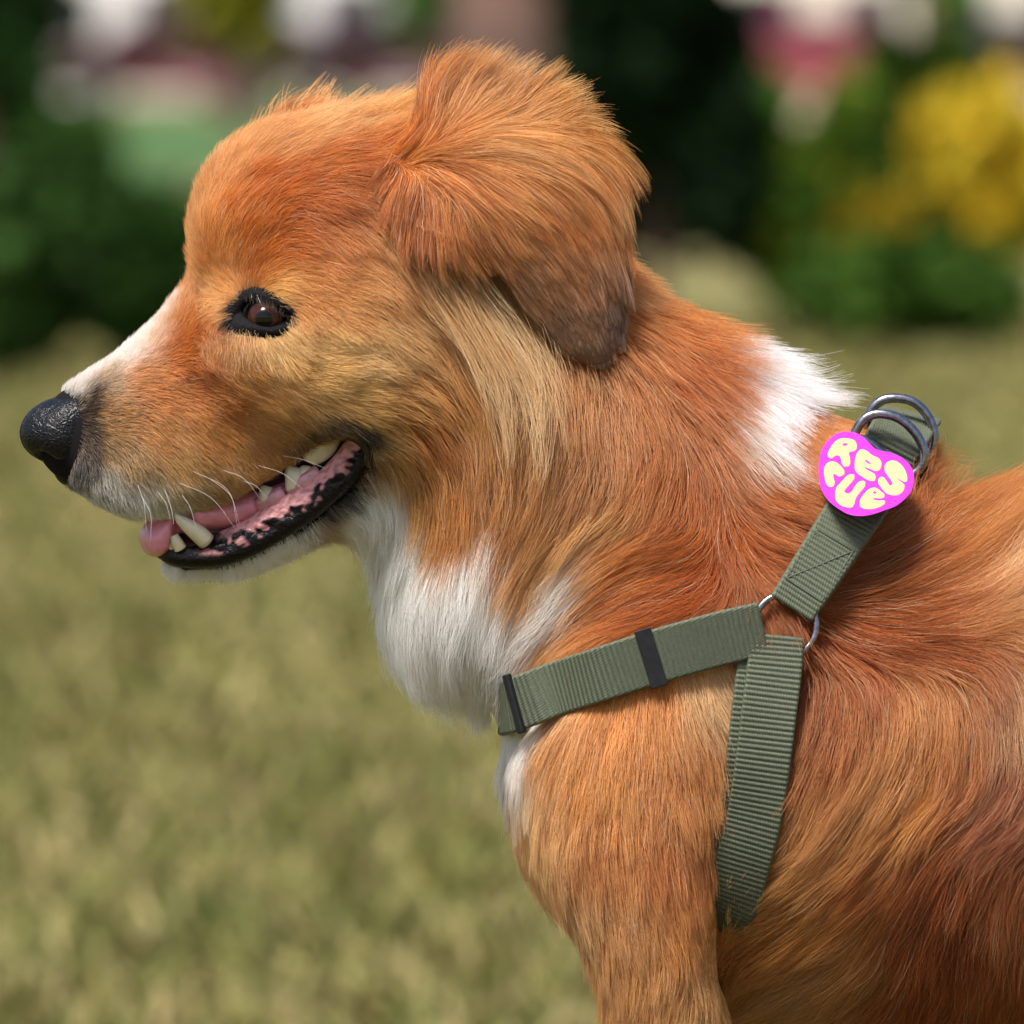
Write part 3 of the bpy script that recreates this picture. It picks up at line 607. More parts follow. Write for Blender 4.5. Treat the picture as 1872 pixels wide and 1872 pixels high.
# rows run from the fold at the base to the tip, columns from the front edge to the back edge: (u, v, b)
EAR = np.array([
 [(705,300,44),(722,268,44),(745,242,42),(770,222,38),(795,208,32)],
 [(735,395,56),(775,335,58),(815,270,55),(850,212,47),(885,180,36)],
 [(815,432,64),(865,375,66),(915,300,63),(965,245,53),(1000,208,40)],
 [(890,462,66),(945,425,69),(1005,360,67),(1056,304,58),(1085,270,45)],
 [(938,535,65),(990,500,69),(1050,455,68),(1098,402,61),(1126,350,50)],
 [(985,598,63),(1030,580,67),(1078,555,67),(1114,512,62),(1136,460,54)],
 [(1030,645,62),(1060,640,65),(1092,628,65),(1118,600,62),(1140,557,56)],
 [(1062,660,61),(1080,664,63),(1098,663,63),(1118,650,61),(1136,625,58)]], float)
EARCOAT = [ # u, v, lie, length, lift, colour
 (712,300,120,10,25,'#8f4a20'),(735,280,-20,16,35,'#a85c28'),(770,235,-75,30,56,'#bd6a2e'),(800,205,-84,30,62,'#c06f34'),(840,190,-70,30,58,'#cf8f58'),(900,165,-62,30,58,'#cf9560'),(960,185,-55,29,54,'#cf915a'),
 (1010,205,-42,27,46,'#d39658'),(1080,260,-15,24,30,'#cd8a4c'),(740,350,100,16,20,'#b0622c'),(770,400,95,17,22,'#ab5f2c'),(830,400,85,18,18,'#b5682f'),(800,310,35,22,16,'#c47a3e'),(860,340,40,24,14,'#c4773a'),
 (850,260,-10,28,16,'#cf8a50'),(920,260,5,27,14,'#dba066'),(980,270,15,27,13,'#d8995e'),(1050,300,28,24,14,'#d4935a'),(1110,310,45,20,14,'#cf8448'),(1140,360,75,18,13,'#cf955e'),(930,350,35,20,12,'#cd8a50'),
 (1000,390,45,13,10,'#c27a42'),(1070,400,58,13,10,'#bf7238'),(1125,430,72,20,14,'#bd7640'),(880,430,50,12,14,'#a86632'),(940,460,48,11,11,'#b0713f'),(980,530,55,8,10,'#9c6a48'),(1050,500,55,10,10,'#a86c42'),
 (1110,520,65,9,10,'#a06b48'),(1145,520,85,9,12,'#75594e'),(1030,600,58,5.5,8,'#85624a'),(1080,600,58,6,8,'#8a6246'),(1130,590,70,5,9,'#75594c'),(1070,650,60,3.5,7,'#7a5a46'),(1110,650,60,3.5,7,'#755646')]
def make_ear(far=False):
    NS, NT = 64, 44
    S = bicubic(EAR, NS, NT)
    P = HW(S[..., 0], S[..., 1], S[..., 2])
    ds = np.gradient(P, axis=0); dt = np.gradient(P, axis=1); nn = np.cross(ds, dt); nn /= np.linalg.norm(nn, axis=2, keepdims=True)
    if nn[NS // 2, NT // 2] @ (CP - P[NS // 2, NT // 2]) < 0: nn = -nn
    edge = np.minimum(np.linspace(0, 1, NT), np.linspace(1, 0, NT))[None, :, None]; th = 1.8 * np.sqrt(np.clip(edge * 8, 0.05, 1))
    Vf = (P + nn * th * 0.5).reshape(-1, 3); Vb = (P - nn * th * 0.5).reshape(-1, 3)
    ij = np.arange(NS * NT).reshape(NS, NT); q = np.stack([ij[:-1, :-1], ij[1:, :-1], ij[1:, 1:], ij[:-1, 1:]], -1).reshape(-1, 4)
    K = NS * NT; rim = np.concatenate([ij[:, 0], ij[-1, 1:], ij[-2::-1, -1], ij[0, -2:0:-1]]); r2 = np.roll(rim, -1)
    F = np.concatenate([q, q[:, ::-1] + K, np.stack([rim, rim + K, r2 + K, r2], 1)])
    V = np.concatenate([Vf, Vb])
    pts = np.array([[c[0], c[1]] for c in EARCOAT], float); a = np.radians([c[2] for c in EARCOAT])
    val = np.concatenate([np.stack([np.cos(a), np.sin(a), [c[3] for c in EARCOAT], [c[4] for c in EARCOAT]], 1), np.array([hexc(c[5]) for c in EARCOAT])], 1)
    sh = Sheet(pts, val, (640, 60), (1260, 740), 6.0, 22.0, 2.4)
    uv = proj(V)
    col = sh(uv)[:, 4:7].astype(float)
    # roots on both faces; strands walk over the flap in its own (s, t) and run straight on past its edge
    n = 34000 if not far else 9000
    rag = RNG.uniform(0.5, 1.35, n)
    st_ = RNG.random((n, 2)) * [NS - 1.01, NT - 1.01]; back = RNG.random(n) < 0.12
    def at(A, st):
        c = np.clip(st, 0, [NS - 1.01, NT - 1.01]); i = c.astype(int); f = c - i; x, y = i.T; fx, fy = f[:, :1], f[:, 1:]
        return (A[x, y] * (1 - fx) + A[x + 1, y] * fx) * (1 - fy) + (A[x, y + 1] * (1 - fx) + A[x + 1, y + 1] * fx) * fy
    def val_at(st): return at(P, st), at(nn, st), at(ds, st), at(dt, st)
    sgn = np.where(back, -1.0, 1.0)[:, None]
    p, no, du, dv = val_at(st_); f = sh(proj(p)).astype(float); L = f[:, 2] * rag
    L[back] = np.minimum(L[back], 10)
    wv = wob(p, 26, 5); w2 = wob(p, 10, 6)
    ang = np.arctan2(f[:, 1], f[:, 0]) + np.radians(9) * wv + np.radians(8) * w2 + RNG.normal(size=n) * np.radians(6)
    lie = np.stack([np.cos(ang), np.zeros(n), -np.sin(ang)], 1); lift = np.radians(np.clip(f[:, 3] * RNG.uniform(0.5, 1.3, n), 3, 70))
    m = 9; C = np.empty((n, m, 3)); C[:, 0] = p + no * sgn * 0.5; stp = L / (m - 1); pos = C[:, 0].copy(); cur = st_.copy(); hgt = np.zeros(n); jit = RNG.normal(size=(n, 3)) * 0.10
    for k in range(1, m):
        pq, no, du, dv = val_at(cur); n_ = no * sgn
        if k > 1:
            f2 = sh(proj(pos)).astype(float); lie = 0.6 * lie + 0.4 * np.stack([f2[:, 0], 0 * f2[:, 0], -f2[:, 1]], 1)
        out = ((cur < 0) | (cur > [NS - 1.0, NT - 1.0])).any(1)
        d = lie + jit * k / m; d -= (d * n_).sum(1, keepdims=True) * n_; d /= np.linalg.norm(d, axis=1, keepdims=True) + 1e-9
        mv = d * (stp * np.cos(lift))[:, None]
        g11 = (du * du).sum(1); g22 = (dv * dv).sum(1); g12 = (du * dv).sum(1); b1 = (mv * du).sum(1); b2 = (mv * dv).sum(1); det = g11 * g22 - g12 ** 2 + 1e-9
        cur = cur + np.stack([(b1 * g22 - b2 * g12) / det, (b2 * g11 - b1 * g12) / det], 1)
        hgt = hgt + stp * np.sin(lift) * (1.0 - 0.5 * k / m)
        inside = at(P, cur) + at(nn, cur) * sgn * (hgt + 0.5)[:, None]
        free = pos + mv + n_ * (stp * np.sin(lift) * 0.5)[:, None] + np.array([0, 0, -1.0]) * (stp * 0.10 * (L > 12))[:, None]
        pos = np.where(out[:, None], free, inside); C[:, k] = pos
    C, lead = clump(C, 7.0, 0.68, 0.028)
    vis = proj(C[:, 0]) + np.stack([np.cos(ang), np.sin(ang)], 1) * (L * 5 * 0.5)[:, None]; hc = sh(vis)[:, 4:7].astype(float); lr = RNG.normal(size=n); hc *= np.exp(0.2 * RNG.normal(size=n) + 0.16 * lr[lead] + 0.06 * w2)[:, None]
    pale = RNG.random(n) < 0.06; hc[pale] = 0.5 * hc[pale] + 0.5 * hexc('#ecd2ac')
    r0 = 0.076 * RNG.uniform(0.8, 1.25, n) * (2.0 if far else 1.0)
    if far:
        off = HF * 43.0 + HU * (-13.0)
        V = np.array([mir(x) for x in V]) + off; sh_ = C.shape; C = (np.array([mir(x) for x in C.reshape(-1, 3)]) + off).reshape(sh_); F = F[:, ::-1]
    e = mesh_obj('ear', V, F, SKIN, DOG); set_color(e, col * 0.8)
    strands('ear_coat', C, hc, r0, r0 * 0.25, FUR, e)
    return e

# ================================================================ nose, eyes, mouth
def field_obj(name, f, mat, parent, it=2):
    V, F = f.mesh(); V = relax(V, F, it); return mesh_obj(name, V, F, mat, parent), V
def hfield(rows, h=0.7, pad=14):
    P = np.array([HW(r[0], r[1], r[2]) for r in rows]); return Field(P.min(0) - pad, P.max(0) + pad, h)
def nose_mat():
    m, nt, b = mat_new('nose_leather')
    b.inputs['Base Color'].default_value = (*hexc('#0d0d11'), 1); b.inputs['Roughness'].default_value = 0.36; b.inputs['Specular IOR Level'].default_value = 0.3
    tc = N(nt, 'ShaderNodeTexCoord'); v = N(nt, 'ShaderNodeTexVoronoi'); v.inputs['Scale'].default_value = 820; v.feature = 'SMOOTH_F1'; v.inputs['Smoothness'].default_value = 0.6
    nz = N(nt, 'ShaderNodeTexNoise'); nz.inputs['Scale'].default_value = 260
    mx = N(nt, 'ShaderNodeMixRGB', blend_type='LINEAR_LIGHT'); mx.inputs['Fac'].default_value = 0.004
    nt.links.new(tc.outputs['Object'], mx.inputs[1]); nt.links.new(nz.outputs['Color'], mx.inputs[2]); nt.links.new(tc.outputs['Object'], nz.inputs['Vector'])
    nt.links.new(mx.outputs[0], v.inputs['Vector'])
    bp = N(nt, 'ShaderNodeBump', invert=True); bp.inputs['Strength'].default_value = 0.65; bp.inputs['Distance'].default_value = 0.0006
    nt.links.new(v.outputs['Distance'], bp.inputs['Height']); nt.links.new(bp.outputs['Normal'], b.inputs['Normal'])
    return m
def make_nose():
    f = hfield([(30, 700, 0), (180, 900, 0), (100, 800, 20), (100, 800, -20)], 0.6, 6)
    f.ellip(HW(122, 786), np.array([14.0, 12.0, 12.4]), HM, k=3)
    f.ellip(HW(92, 792), np.array([11.2, 10.6, 10.0]), HM, k=4)
    f.ellip(HW(128, 858), np.array([6, 5, 6.0]), HM, k=4)
    for s in (1, -1):
        f.ellip(HW(120, 800, 8.5 * s), np.array([8.6, 6.0, 9.0]), HM, k=3.5)
        f.ellip(HW(142, 765, 8 * s), np.array([8, 6.0, 7.5]), HM, k=4)
    path = catmull([(160, 785, 15.5), (153, 812, 15), (138, 838, 13.5), (112, 852, 11.5), (88, 846, 9.5)], 30)
    for s in (1, -1):
        for i, (u, v, b) in enumerate(path):
            r = 1.1 + 1.2 * smooth01((i - 14) / 10)
            p = HW(u, v, b) if s > 0 else mir(HW(u, v, b))
            f.ellip(p, np.array([r, r * 1.8, r]), HM, k=0.6, cut=True)
        p = HW(76, 838, 6.5) if s > 0 else mir(HW(76, 838, 6.5))
        f.ellip(p, np.array([4.6, 4.2, 2.8]), HM, k=1.0, cut=True)
    f.ellip(HW(45, 800), np.array([6, 0.7, 12.0]), HM, k=1.0, cut=True)
    return field_obj('nose', f, nose_mat(), DOG, 2)[0]
def sph_ray(u, v, c, R):
    r = ray(u, v); r = r / np.linalg.norm(r, axis=-1, keepdims=True); oc = CP - c; b = (r * oc).sum(-1); cc = (oc * oc).sum() - R * R
    return CP + r * (-b - np.sqrt(np.maximum(b * b - cc, 0)))[..., None]
def make_eye(far=False):
    c = EYE_C; g = np.array([-0.12, -0.99, -0.03]); g /= np.linalg.norm(g)
    ex = np.cross(g, [0, 0, 1.0]); ex /= np.linalg.norm(ex); ez = np.cross(ex, g)
    nu, nv = 40, 72; th = np.concatenate([np.linspace(0, 0.9, 28), np.linspace(0.95, PI, nu - 28)]); ph = np.linspace(0, 2 * PI, nv, endpoint=False)
    bulge = 1 + 0.09 * smooth01((0.72 - th) / 0.5)
    T, Q = np.meshgrid(th, ph, indexing='ij'); D = np.cos(T)[..., None] * g + np.sin(T)[..., None] * (np.cos(Q)[..., None] * ex + np.sin(Q)[..., None] * ez)
    V = (c + EYE_R * D * bulge[:, None, None]).reshape(-1, 3)
    ij = np.arange(nu * nv).reshape(nu, nv); j2 = np.roll(ij, -1, 1); F = np.stack([ij[:-1], ij[1:], j2[1:], j2[:-1]], -1).reshape(-1, 4)
    n = RNG.normal(size=nv) * 0.12
    pup, brown, rim, scl = hexc('#060405'), hexc('#3a1c11'), hexc('#0c0707'), hexc('#cfc2ba')
    t = T[..., None]; k = smooth01((t - 0.27) / 0.06); col = pup * (1 - k) + brown * (1 + n[None, :, None]) * (0.75 + 0.5 * smooth01((t - 0.25) / 0.3)) * k
    k = smooth01((t - 0.67) / 0.06); col = col * (1 - k) + rim * k
    k = smooth01((t - 0.98) / 0.06); col = col * (1 - k) + scl * k
    if far: V = np.array([mir(x) for x in V]); F = F[:, ::-1]
    m = bpy.data.materials.get('eyeball') or attr_mat('eyeball', rough=0.05, coat=0.12, spec=0.3)
    e = mesh_obj('eye', V, F, m, DOG); set_color(e, col.reshape(-1, 3))
    # lids: a soft rim from the skin to the ball
    inner = catmull([(443, 570), (453, 553), (470, 547), (489, 551), (508, 563), (526, 581), (514, 591), (494, 598), (471, 594), (453, 583)], 60, True)
    outer = catmull([(408, 594), (416, 560), (440, 530), (470, 524), (510, 542), (548, 582), (530, 604), (497, 617), (455, 614), (422, 610)], 60, True)
    Pi = sph_ray(inner[:, 0], inner[:, 1], c, EYE_R + 0.9); Po = hit(outer[:, 0], outer[:, 1], lift=0.3)
    rows = []
    Pin = sph_ray(inner[:, 0], inner[:, 1], c, EYE_R - 0.4)
    rows.append(Pin)
    for t in np.linspace(0, 1, 9):
        q = Pi * (1 - t) + Po * t; q = q + (en * 1.0 * np.sin(PI * min(1, 0.12 + t * 0.88)))[None]
        rows.append(q)
    R = np.array(rows); k_, n_ = R.shape[:2]; V = R.reshape(-1, 3); ij = np.arange(k_ * n_).reshape(k_, n_); j2 = np.roll(ij, -1, 1); F = np.stack([ij[:-1], ij[1:], j2[1:], j2[:-1]], -1).reshape(-1, 4)
    if far: V = np.array([mir(x) for x in V]); F = F[:, ::-1]
    lm = bpy.data.materials.get('eyelid') or simple_mat('eyelid', '#0d0b0e', 0.6, noise=900, var=0.35, bump=(1400, 0.4), spec=0.1)
    lid = mesh_obj('eyelid', V, F, lm, DOG)
    # lashes and the short dark hair of the rim
    C = []; col = []
    up = catmull([(440, 532), (462, 533), (488, 545), (510, 560), (530, 577)], 70); tip = catmull([(445, 548), (470, 560), (487, 572), (505, 580), (527, 588)], 70)
    for i in range(70):
        for _ in range(1):
            a = up[i] + RNG.normal(size=2) * 2; b = a + (tip[i] - a) * RNG.uniform(0.55, 1.0) + RNG.normal(size=2) * 3
            pts = [a * (1 - t) + b * t for t in np.linspace(0, 1, 5)]; z = np.array([sph_ray(p[0], p[1], c, EYE_R + 2.0 + 1.6 * math.sin(PI * t * 0.8))[...] for p, t in zip(pts, np.linspace(0, 1, 5))])
            C.append(z); col.append(hexc('#d8d4d4') if i < 30 and RNG.random() < 0.12 else hexc('#120e10'))  # a few lashes coloured pale for the light reflecting on them
    C = np.array(C)
    if far: C = np.array([mir(x) for x in C.reshape(-1, 3)]).reshape(C.shape)
    strands('eyelashes', C, np.array(col), np.full(len(C), 0.07), np.full(len(C), 0.03), FUR, e)
    return e
def tooth(rows, mat, parent, flat=1.0, n=14):
    """rows (u, v, b, radius mm) from root to tip"""
    R = catmull(np.array(rows, float), 12); P = np.array([HW(r[0], r[1], r[2]) for r in R]); T = np.gradient(P, axis=0); T /= np.linalg.norm(T, axis=1, keepdims=True)
    A = np.cross(T, HL); A /= np.linalg.norm(A, axis=1, keepdims=True); B = np.cross(T, A); V = []
    for p, r, a, b in zip(P, R[:, 3], A, B):
        for k in range(n): V.append(p + max(r, 0.12) * (math.cos(2 * PI * k / n) * a + flat * math.sin(2 * PI * k / n) * b))
    m = len(R); F = [[i * n + k, i * n + (k + 1) % n, (i + 1) * n + (k + 1) % n, (i + 1) * n + k] for i in range(m - 1) for k in range(n)] + [list(range((m - 1) * n, m * n)), list(range(n))[::-1]]
    return mesh_obj('tooth', V, F, mat, parent)
def make_mouth():
    # floor and roof of the mouth
    dark = simple_mat('mouth_lining', '#4a2a30', 0.3, noise=300, var=0.4, coat=0.4)
    f = hfield([(250, 780, 0), (760, 1060, 0), (500, 900, 26), (500, 900, -26)], 1.0, 4)
    f.chain(*nodes([(310, 925, 16, 11), (400, 905, 30, 13), (500, 860, 36, 16), (600, 800, 24, 18), (680, 790, 26, 20)], HW), HL, k=2)
    f.chain(*nodes([(318, 1003, 22, 10), (420, 992, 30, 12), (520, 955, 26, 14), (610, 900, 30, 17), (670, 850, 34, 19)], HW), HL, k=2)
    f.chain(*nodes([(360, 965, 34, 7), (460, 930, 40, 9), (560, 875, 44, 12), (640, 835, 44, 15)], HW), HL, k=2)
    f.chain(*nodes([(670, 800, 40, 20), (665, 860, 36, 20)], HW), HL, k=4)
    field_obj('mouth_lining', f, dark, DOG)
    # tongue, bulging over the lower teeth and hanging out in front
    f = hfield([(250, 900, 0), (660, 1040, 0), (450, 900, 22), (450, 900, -22)], 0.8, 6)
    f.chain(*nodes([(640, 845, 26, 13), (540, 885, 34, 15), (450, 922, 40, 16.5), (380, 938, 36, 16), (330, 942, 30, 15)], HW), HL, k=3)
    f.chain(*nodes([(350, 938, 26, 14), (308, 952, 26, 13.5), (286, 980, 28, 13), (285, 992, 26, 12.5)], HW), HL, k=4)
    for s in (1, -1): f.ellip(HW(337, 965, 16 * s) if s > 0 else mir(HW(337, 965, 16)), np.array([4.0, 7, 7.0]), HM, k=2.5, cut=True)
    f.ellip(HW(290, 935), np.array([14, 0.8, 5.0]), HM, k=2.0, cut=True)
    tm = simple_mat('tongue', '#e08c9c', 0.4, noise=220, var=0.12, bump=(1800, 0.35), coat=0.5, sss=0.25)
    field_obj('tongue', f, tm, DOG)
    # lower lips: black, blotched with pink, wet
    f = hfield([(270, 760, 0), (720, 1060, 0), (500, 900, 32), (500, 900, -32)], 0.6, 6)
    for s in (1, -1):
        f.chain(*nodes([(298, 1008, 15, 4, 2 * s), (325, 1019, 18, 4, 7 * s), (390, 1018, 20, 4, 12.8 * s), (450, 1000, 21, 4, 16 * s), (520, 962, 20, 3.8, 19.5 * s), (590, 914, 19, 3.6, 23 * s), (640, 867, 18, 3.4, 25.5 * s), (664, 825, 17, 3.2, 26 * s), (655, 797, 12, 3, 26 * s)], HW), HL, k=2, n=41)
        f.chain(*nodes([(400, 988, 15, 4, 11 * s), (450, 968, 17, 4, 14.5 * s), (510, 930, 17, 3.6, 18 * s), (570, 893, 16, 3.4, 21 * s), (620, 845, 15, 3.2, 24 * s), (648, 800, 12, 3, 25 * s)], HW), HL, k=3, n=31)
        rr = np.random.default_rng(5)
        for _ in range(80):
            u = rr.uniform(305, 660); v = np.interp(u, [300, 330, 400, 450, 520, 590, 640, 664], [1002, 1006, 1000, 980, 943, 898, 850, 810]) + rr.uniform(-12, 14); b = np.interp(u, [300, 400, 520, 640], [6, 15.5, 21.5, 27.5])
            p = HW(u, v, b); p = p if s > 0 else mir(p); f.ellip(p, np.array([rr.uniform(0.8, 2.6), 1.7, rr.uniform(0.6, 1.5)]), HM, k=1.2)
    lm = attr_mat('lip', rough=0.3, coat=0.12, bump=(900, 0.6), spec=0.2)
    o, V = field_obj('lower_lip', f, lm, DOG)
    uv = image_uv(V); nn = wob(V, 9, 7) * 0.7 + wob(V, 3.6, 8) * 0.6
    mid = np.interp(uv[:, 0], [290, 330, 400, 450, 520, 590, 640, 664], [1000, 1006, 1002, 985, 948, 902, 850, 812])
    d = (mid - uv[:, 1]) / 16.0                                 # + towards the gum
    pk = smooth01((d - 0.35 + nn * 0.9) / 0.7) * smooth01((uv[:, 0] - 385) / 60)
    pk = np.maximum(pk, smooth01((nn * 1.2 - 0.35 + 0.4 * np.exp(-((uv[:, 0] - 430) / 60) ** 2)) / 0.4) * 0.75 * smooth01((uv[:, 0] - 350) / 40) * smooth01((660 - uv[:, 0]) / 30) * smooth01((d + 1.0) / 0.5))
    set_color(o, hexc('#0f0a0c') * (1 - pk[:, None]) + (hexc('#d8989a') * (1 - 0.45 * smooth01(wob(V, 2.6, 9) + 0.2)[:, None]) + hexc('#6a2a2c') * (0.45 * smooth01(wob(V, 2.6, 9) + 0.2)[:, None])) * pk[:, None])
    # upper lip edge, seen dark at the back of the mouth
    um = simple_mat('upper_lip', '#1d1518', 0.3, noise=400, var=0.4, coat=0.6)
    for s in (1, -1):
        f = hfield([(480, 740, 0), (700, 900, 0), (600, 800, 36), (600, 800, -36)], 0.8, 6)
        f.chain(*nodes([(505, 858, 7, 2, 19.5 * s), (550, 818, 9, 2.4, 22 * s), (600, 792, 10, 2.6, 24.5 * s), (640, 795, 11, 3, 27 * s), (668, 815, 12, 3, 27.5 * s), (672, 845, 12, 3, 27 * s)], HW), HL, k=2)
        field_obj('upper_lip', f, um, DOG)
    tm = simple_mat('tooth_enamel', '#dacfb2', 0.3, noise=260, var=0.10, coat=0.5, sss=0.1)
    gum = simple_mat('gum', '#c98890', 0.3, noise=240, var=0.35, coat=0.7)
    tooth([(378, 990, 13.5, 3.4), (362, 975, 14.5, 3.3), (342, 960, 15.5, 2.6), (327, 948, 16, 1.6), (319, 938, 16, 0.3)], tm, DOG)
    tooth([(330, 1003, 10.5, 2.4), (323, 990, 11, 2.2), (318, 978, 11.3, 1.5)], tm, DOG)
    tooth([(316, 1003, 7.5, 2.0), (309, 990, 8, 1.9), (305, 981, 8, 1.3)], tm, DOG)
    tooth([(496, 918, 17, 4.6), (490, 906, 17.4, 3.8), (482, 894, 17.4, 2.0), (479, 888, 17.4, 0.6)], tm, DOG, 0.5)
    tooth([(546, 888, 19.5, 5.2), (540, 874, 19.8, 4.4), (531, 860, 19.8, 2.6), (527, 852, 19.8, 0.7)], tm, DOG, 0.5)
    tooth([(562, 872, 20, 4.2), (556, 862, 20.2, 3.4), (550, 853, 20.2, 1.0)], tm, DOG, 0.5)
    tooth([(590, 792, 21, 7.5), (582, 812, 22, 7.0), (572, 832, 22.4, 5.0), (565, 846, 22.4, 2.2)], tm, DOG, 0.5)
    for p in ([(470, 925, 15.5, 3), (500, 912, 17, 4.0), (520, 900, 18, 3)], [(525, 895, 18, 3), (555, 884, 20, 4.0), (585, 862, 21.5, 3.2)]):
        R = catmull(np.array(p, float), 9); t = tooth([tuple(r) for r in R], gum, DOG, 0.8); t.name = 'gum'; t.data.name = 'gum'
def make_whiskers():
    W_ = [((346, 858), (420, 890), (442, 952), 1), ((317, 878), (390, 905), (440, 960), 1), ((380, 872), (425, 900), (446, 950), 1), ((514, 832), (560, 836), (601, 847), 1), ((365, 837), (410, 842), (461, 863), 0),
          ((286, 895), (308, 915), (320, 942), 1), ((250, 880), (268, 915), (276, 962), 1), ((442, 878), (470, 882), (492, 897), 1), ((300, 890), (318, 925), (326, 950), 1), ((405, 858), (450, 870), (485, 905), 1), ((330, 900), (352, 922), (366, 955), 1), ((258, 905), (280, 935), (284, 980), 1), ((470, 850), (520, 860), (560, 885), 1)]
    C = []; col = []
    for a, b, c, wht in W_:
        A = hit(*a)[0]; q = catmull([a, b, c], 9); out = np.array([-0.1, -1.0, -0.1])
        z = np.array([W(x, y, A[1]) for x, y in q]); z = z + out * (np.linspace(0, 1, 9) ** 0.8 * 13)[:, None]
        C.append(z); col.append(hexc('#f2eeea') if wht else hexc('#1a1512'))
    C = np.array(C); strands('whiskers', C, np.array(col), np.full(len(C), 0.055), np.full(len(C), 0.015), FUR, DOG)

# ================================================================ harness
WEB = simple_mat('webbing', '#555b49', 0.6, noise=900, var=0.14, spec=0.35)
STEEL = simple_mat('gunmetal', '#8a8a92', 0.26, metal=1.0, noise=500, var=0.3, bump=(700, 0.12))
BLACKMETAL = simple_mat('blackened_metal', '#1b1b1e', 0.5, noise=350, var=0.3, bump=(900, 0.1), spec=0.3)
THREAD = simple_mat('stitch_thread', '#4b5442', 0.7, noise=900, var=0.2)
def strap_path(rows, level=False):
    """rows (u, v, width mm, offset mm[, Y]): on the coat, or at a given depth Y"""
    P, Nn, Wd = [], [], []
    for r in rows:
        if len(r) > 4:
            p = W(r[0], r[1], r[4]); n = np.array([0.25, -0.9, 0.35])
        else:
            p = hit(r[0], r[1])[0]; n = body.grad(p[None], 6.0)[0]; p = W(r[0], r[1], p[1] - (r[3] + 1.2) / max(0.6, -n[1]))
        n = n * 0.5 + np.array([-0.05, -0.5, 0.03])
        if level: n[2] = 0.0
        n = n / np.linalg.norm(n)
        P.append(p); Nn.append(n); Wd.append(r[2])
    return np.array(P), np.array(Nn), np.array(Wd)
def strap(rows, parent, name='strap', th=1.6, pitch=1.9, smooth=True, lo=0.0, P=None):
    P, Nn, Wd = strap_path(rows) if P is None else P
    A = catmull(np.concatenate([P, Nn, Wd[:, None]], 1), 400); seg = np.r_[0, np.cumsum(np.linalg.norm(np.diff(A[:, :3], axis=0), axis=1))]
    n = int(seg[-1] / 0.42); s = np.linspace(0, seg[-1], n); A = np.stack([np.interp(s, seg, A[:, k]) for k in range(7)], 1)
    ker = np.ones(41) / 41
    Nn = np.stack([np.convolve(np.pad(A[:, 3 + k], 20, 'edge'), ker, 'valid') for k in range(3)], 1)
    T = np.gradient(A[:, :3], axis=0); T /= np.linalg.norm(T, axis=1, keepdims=True); Nn -= (Nn * T).sum(1, keepdims=True) * T; Nn /= np.linalg.norm(Nn, axis=1, keepdims=True); B = np.cross(Nn, T)
    nw = int(A[:, 6].max() / 0.3); q = np.linspace(-1, 1, nw); hw_ = A[:, 6] / 2
    S_, Q_ = np.meshgrid(s, q, indexing='ij'); X = Q_ * hw_[:, None]
    row = np.floor(S_ / pitch); rib = np.abs(np.sin(PI * S_ / pitch)) ** 0.8
    weave = 0.5 + 0.5 * np.cos(2 * PI * (X / 0.95 + 0.5 * (row % 2)) + 1.2 * np.sin(2 * PI * S_ / pitch))
    H = 0.85 * rib * (0.35 + 0.65 * weave) + th / 2
    ed = np.clip((1 - np.abs(Q_)) * hw_[:, None] / 0.9, 0, 1); H = H * (0.35 + 0.65 * np.sqrt(ed)) + 0.12 * np.sin(S_ * 0.21 + lo) * Q_
    top = A[:, None, :3] + B[:, None] * X[..., None] + Nn[:, None] * H[..., None]
    bot = A[:, None, :3] + B[:, None] * X[..., None] - Nn[:, None] * (th / 2 * (0.4 + 0.6 * ed))[..., None]
    m = n * nw; ij = np.arange(m).reshape(n, nw); Fq = np.stack([ij[:-1, :-1], ij[1:, :-1], ij[1:, 1:], ij[:-1, 1:]], -1).reshape(-1, 4)
    rim = np.concatenate([ij[:, 0], ij[-1, 1:], ij[-2::-1, -1], ij[0, -2:0:-1]]); r2 = np.roll(rim, -1)
    F = np.concatenate([Fq[:, ::-1], Fq + m, np.stack([rim, r2, r2 + m, rim + m], 1)])
    o = mesh_obj(name, np.concatenate([top.reshape(-1, 3), bot.reshape(-1, 3)]), F, WEB, parent)
    return o, A[:, :3], T, Nn, B
def tube(path, r, mat, name, parent, closed=False, n=12, m=None):
    P = catmull(np.asarray(path, float), m or 8 * len(path), closed); k = len(P)
    T = (np.roll(P, -1, 0) - np.roll(P, 1, 0)) if closed else np.gradient(P, axis=0); T /= np.linalg.norm(T, axis=1, keepdims=True)
    a = np.cross(T, [0.3, 1, 0.2]); a /= np.linalg.norm(a, axis=1, keepdims=True); b = np.cross(T, a); V = []
    for p, x, y in zip(P, a, b):
        for j in range(n): V.append(p + r * (math.cos(2 * PI * j / n) * x + math.sin(2 * PI * j / n) * y))
    F = [[i * n + j, i * n + (j + 1) % n, ((i + 1) % k) * n + (j + 1) % n, ((i + 1) % k) * n + j] for i in range(k if closed else k - 1) for j in range(n)]
    if not closed: F += [list(range(n))[::-1], list(range((k - 1) * n, k * n))]
    return mesh_obj(name, V, F, mat, parent)
def plate(center, T, B, Nn, la, lb, th, mat, name, parent, bev=0.5):
    """bevelled bar: la along T, lb along B"""
    bm = bmesh.new(); bmesh.ops.create_cube(bm, size=1.0)
    for v in bm.verts: v.co = Vector((v.co.x * la, v.co.y * lb, v.co.z * th))
    bmesh.ops.bevel(bm, geom=list(bm.edges), offset=bev, segments=3, affect='EDGES', profile=0.6)
    V = np.array([center + T * v.co.x + B * v.co.y + Nn * v.co.z for v in bm.verts]); bm.verts.index_update()
    F = [[v.index for v in f.verts] for f in bm.faces]; bm.free()
    return mesh_obj(name, V, F, mat, parent, smooth=False)
